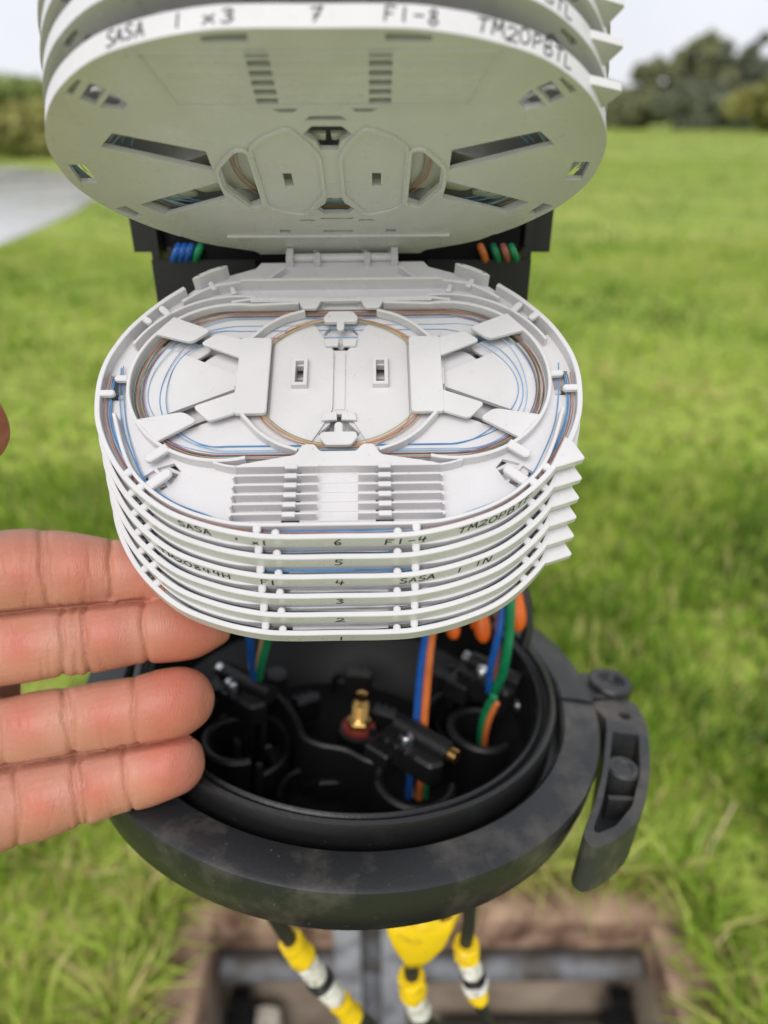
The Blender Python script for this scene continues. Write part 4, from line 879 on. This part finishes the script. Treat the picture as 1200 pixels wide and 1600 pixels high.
for (x, y, rx, ry, a_) in ((262, 1100, 46, 44, .9), (250, 1208, 44, 42, .9), (290, 990, 50, 44, .8), (155, 1120, 34, 40, .8), (160, 1232, 26, 38, .7), (176, 998, 34, 42, .8), (120, 890, 38, 44, .8), (50, 1134, 36, 42, .8), (75, 1250, 32, 42, .8), (50, 1014, 38, 44, .8), (20, 892, 34, 46, .7)):
    disp += a_*np.clip(no[:, 2], 0, 1)*np.exp(-((X-x)/rx)**2-((Y-y)/ry)**2)
co += no*disp[:, None]*S
for x0, y0, x1, y1 in ((-60, 966, 228, 940), (-20, 1206, 300, 1155)):      # clefts between neighbouring fingers
    yl = y0+(y1-y0)*(X-x0)/(x1-x0); m = 1/(1+np.exp(-(X-x0)/6))*1/(1+np.exp((X-x1)/6))
    co[:, 2] -= m*(no[:, 2] > .05)*(co[:, 2] > -(HD-2.0)*S-.004)*.0042*np.exp(-((Y-yl)/4.2)**2)
hme.vertices.foreach_set('co', co.ravel().astype(np.float32))
bl = np.zeros(nv)
for (x, y, r) in ((275, 1095, 75), (262, 1205, 70), (300, 985, 80), (165, 990, 40), (165, 1120, 40), (150, 1235, 36), (120, 890, 45), (225, 890, 60), (30, 1010, 45), (40, 1130, 40), (60, 1255, 36), (30, 890, 40), (0, 650, 60)):
    bl += .85*np.exp(-((X-x)**2+(Y-y)**2)/(r*r)*1.4)
at_ = hme.attributes.new('blush', 'FLOAT', 'POINT'); at_.data.foreach_set('value', np.clip(bl, 0, 1).astype(np.float32))
for p in hme.polygons: p.use_smooth = True
hme.materials.clear(); hme.materials.append(M_SKIN); hme.update()
hand = link(bpy.data.objects.new('hand', hme)); hand.matrix_world = Matrix.Translation((0, 0, CAM_H)) @ RCW.to_4x4()
tag(hand, 'bare hand, palm to the viewer, fingers reaching under the lower tray stack', 'hand')
# ------------------------------------------------------------------ trees and hedges far behind
M_BARK = simple('bark', (.05, .04, .03), (.10, .08, .06), rough=.9, scale=6)
def leaf_mat(name, a, b_, c): return attr_mat(name, [(0, a), (.55, b_), (1, c)], .6, .2)
L_DARK = leaf_mat('leaves_dark', (.13, .15, .11), (.21, .23, .16), (.29, .31, .20))  # far leaf greens lightened and greyed, mist put into the colour
L_OLIVE = leaf_mat('leaves_olive', (.16, .17, .10), (.27, .28, .15), (.36, .36, .19))  # olive raised the same way, distance haze mixed into the leaf tones
L_YEL = leaf_mat('leaves_yellow', (.20, .20, .06), (.33, .32, .10), (.44, .42, .15))
L_GREEN = leaf_mat('leaves_green', (.19, .26, .07), (.30, .37, .12), (.40, .45, .18))
def leaves(n, centres, radii, size, name, mat, parent):
    k = rng.integers(0, len(centres), n); C = np.array(centres)[k]; Rr = np.array(radii)[k]
    v = rng.normal(0, 1, (n, 3)); v /= np.linalg.norm(v, axis=1)[:, None]; q = rng.random(n)**.45
    P = C+v*(Rr*q)[:, None]*np.array([1, 1, .85])
    a = rng.normal(0, 1, (n, 3)); a /= np.linalg.norm(a, axis=1)[:, None]; b_ = np.cross(a, rng.normal(0, 1, (n, 3))); b_ /= np.linalg.norm(b_, axis=1)[:, None]
    s = size*rng.uniform(.6, 1.4, n)[:, None]
    V = np.stack([P-a*s, P+b_*s*.55, P+a*s, P-b_*s*.55], 1)
    me = bpy.data.meshes.new(name); me.vertices.add(n*4); me.vertices.foreach_set('co', V.ravel().astype(np.float32))
    me.loops.add(n*4); me.loops.foreach_set('vertex_index', np.arange(n*4, dtype=np.int32)); me.polygons.add(n); me.polygons.foreach_set('loop_start', np.arange(0, n*4, 4, dtype=np.int32)); me.update(calc_edges=True)
    t = np.clip(rng.normal(.5, .22, n)+.25*wave(P[:, 0], P[:, 2]*2+P[:, 1], 1.2), 0, 1)
    at2 = me.attributes.new('tint', 'FLOAT', 'POINT'); at2.data.foreach_set('value', np.repeat(t, 4).astype(np.float32))
    me.materials.append(mat); return link(bpy.data.objects.new(name, me), parent)
def tree(x, y, h, w, mat, lab, group, n=7500, shrub=False, size=.24):
    e = empty('shrub' if shrub else 'tree', loc=(x, y, 0)); tag(e, lab, 'shrub' if shrub else 'tree', group)
    tr = MB(); th = h*(.45 if not shrub else .3); tr.tube([(0, 0, -.1), (.05*w, 0, th*.5), (.02*w, .1, th), (.0, 0, h*.75)], [w*.05, w*.042, w*.032, w*.012], 8)
    cs, rs = [], []
    nb = 34 if not shrub else 20
    for i in range(nb):
        a = random.uniform(0, 6.28); rr = random.uniform(.05, .5)*w; z = h*random.uniform(.12, .92)
        rr *= 1.15-abs(z/h-.5)*1.2; c = (rr*math.cos(a), rr*math.sin(a), z); cs.append(c); rs.append(random.uniform(.07, .17)*w*(1.25-.45*z/h))
        if i < 7: tr.tube([(0, 0, min(th, z*.7)), tuple(v*.6+(0 if j < 2 else z*.1) for j, v in enumerate(c)), c], [w*.02, w*.012, w*.005], 5)
    tr.build('trunk', M_BARK, e, scale=1)
    leaves(n, cs, rs, size, 'crown', mat, e)
g = 'trees along the far edge of the field'
for a in ((19.0, 60, 4.3, 5.0, L_OLIVE, 'olive green tree at the left end of the far tree line on the right'),
          (21.7, 60, 6.1, 5.6, L_OLIVE, 'tall olive tree with pale top, second in the far tree line'),
          (24.0, 61, 5.1, 5.2, L_DARK, 'dark rounded tree between the two tall trees of the far line'),
          (26.3, 60, 6.4, 5.4, L_DARK, 'tallest dark tree in the far line on the right'),
          (28.8, 61, 5.4, 5.4, L_DARK, 'dark tree right of the tallest tree, by the picture edge'),
          (31.8, 60, 6.8, 5.6, L_OLIVE, 'olive tree cut by the right edge of the picture')):
    tree(*a, g)
tree(16.6, 62, 3.0, 5, L_OLIVE, 'low olive tree beside the trays at the left end of the far line', g, 2600)
tree(21.5, 57, 2.8, 6, L_DARK, 'low dark thicket below the second far tree', 'thickets under the far trees', 6000, True)
tree(26.5, 56, 3.0, 7, L_DARK, 'low dark thicket below the tallest far tree', 'thickets under the far trees', 6000, True)
tree(21.6, 44, 2.5, 5.6, L_YEL, 'yellowing bush in front of the far trees at the right edge', 'thickets under the far trees', 7000, True, .16)
for i, (x, y, h, w, m, l) in enumerate(((-9.4, 21.2, 1.6, 3.6, L_GREEN, 'green hedge bush behind the road at the left picture edge'), (-13.2, 22.5, 1.75, 4.6, L_GREEN, 'taller green hedge bush behind the road, farther left'), (-7.0, 21.5, 1.6, 4.0, L_GREEN, 'green hedge bush behind the road beside the upper trays'),
                                       (-8.8, 16.2, .95, 2.8, L_YEL, 'low straw coloured bush at the far road edge'), (-6.8, 17.2, .95, 2.8, L_YEL, 'low straw coloured bush beside the upper trays'))):
    tree(x, y, h, w, m, l, 'hedge bushes beyond the road', 6000, True, .10)
# low grassy bank beyond the road
bv, bf = [], []; nx_, ny_ = 60, 14
for j in range(ny_+1):
    for i in range(nx_+1):
        u_, v_ = i/nx_, j/ny_; x, y = -34+32*u_, 14.6+9*v_+(-34+32*u_)*-.16
        z = 1.3*math.sin(math.pi*min(1, v_*1.05))**.8*min(1, (1-u_)*3.2)*(.85+.15*math.sin(x*1.3))+.05*math.sin(x*5+y*3) - .12
        bv.append((x, y, z))
for j in range(ny_):
    for i in range(nx_): a = j*(nx_+1)+i; bf.append((a, a+1, a+nx_+2, a+nx_+1))
tag(MB().add(bv, bf).build('grassy_bank', M_TURF, None, scale=1, smooth=True), kind='structure')
# distant rise of land
xs = np.linspace(-400, 400, 60); mb = MB(); V = []; F = []
for i, x in enumerate(xs): z = 6+5*math.sin(x*.011+2)+3*math.sin(x*.031); V += [(x, 330, -1), (x, 400, max(z, 1)), (x, 520, -1)]
for i in range(59):
    for k in range(2): F.append((i*3+k, i*3+3+k, i*3+4+k, i*3+1+k))
o = mb.add(V, F).build('hills', simple('far_hills', (.10, .13, .09), (.14, .16, .11), rough=1, scale=.02), None, scale=1, smooth=True); tag(o, kind='structure')
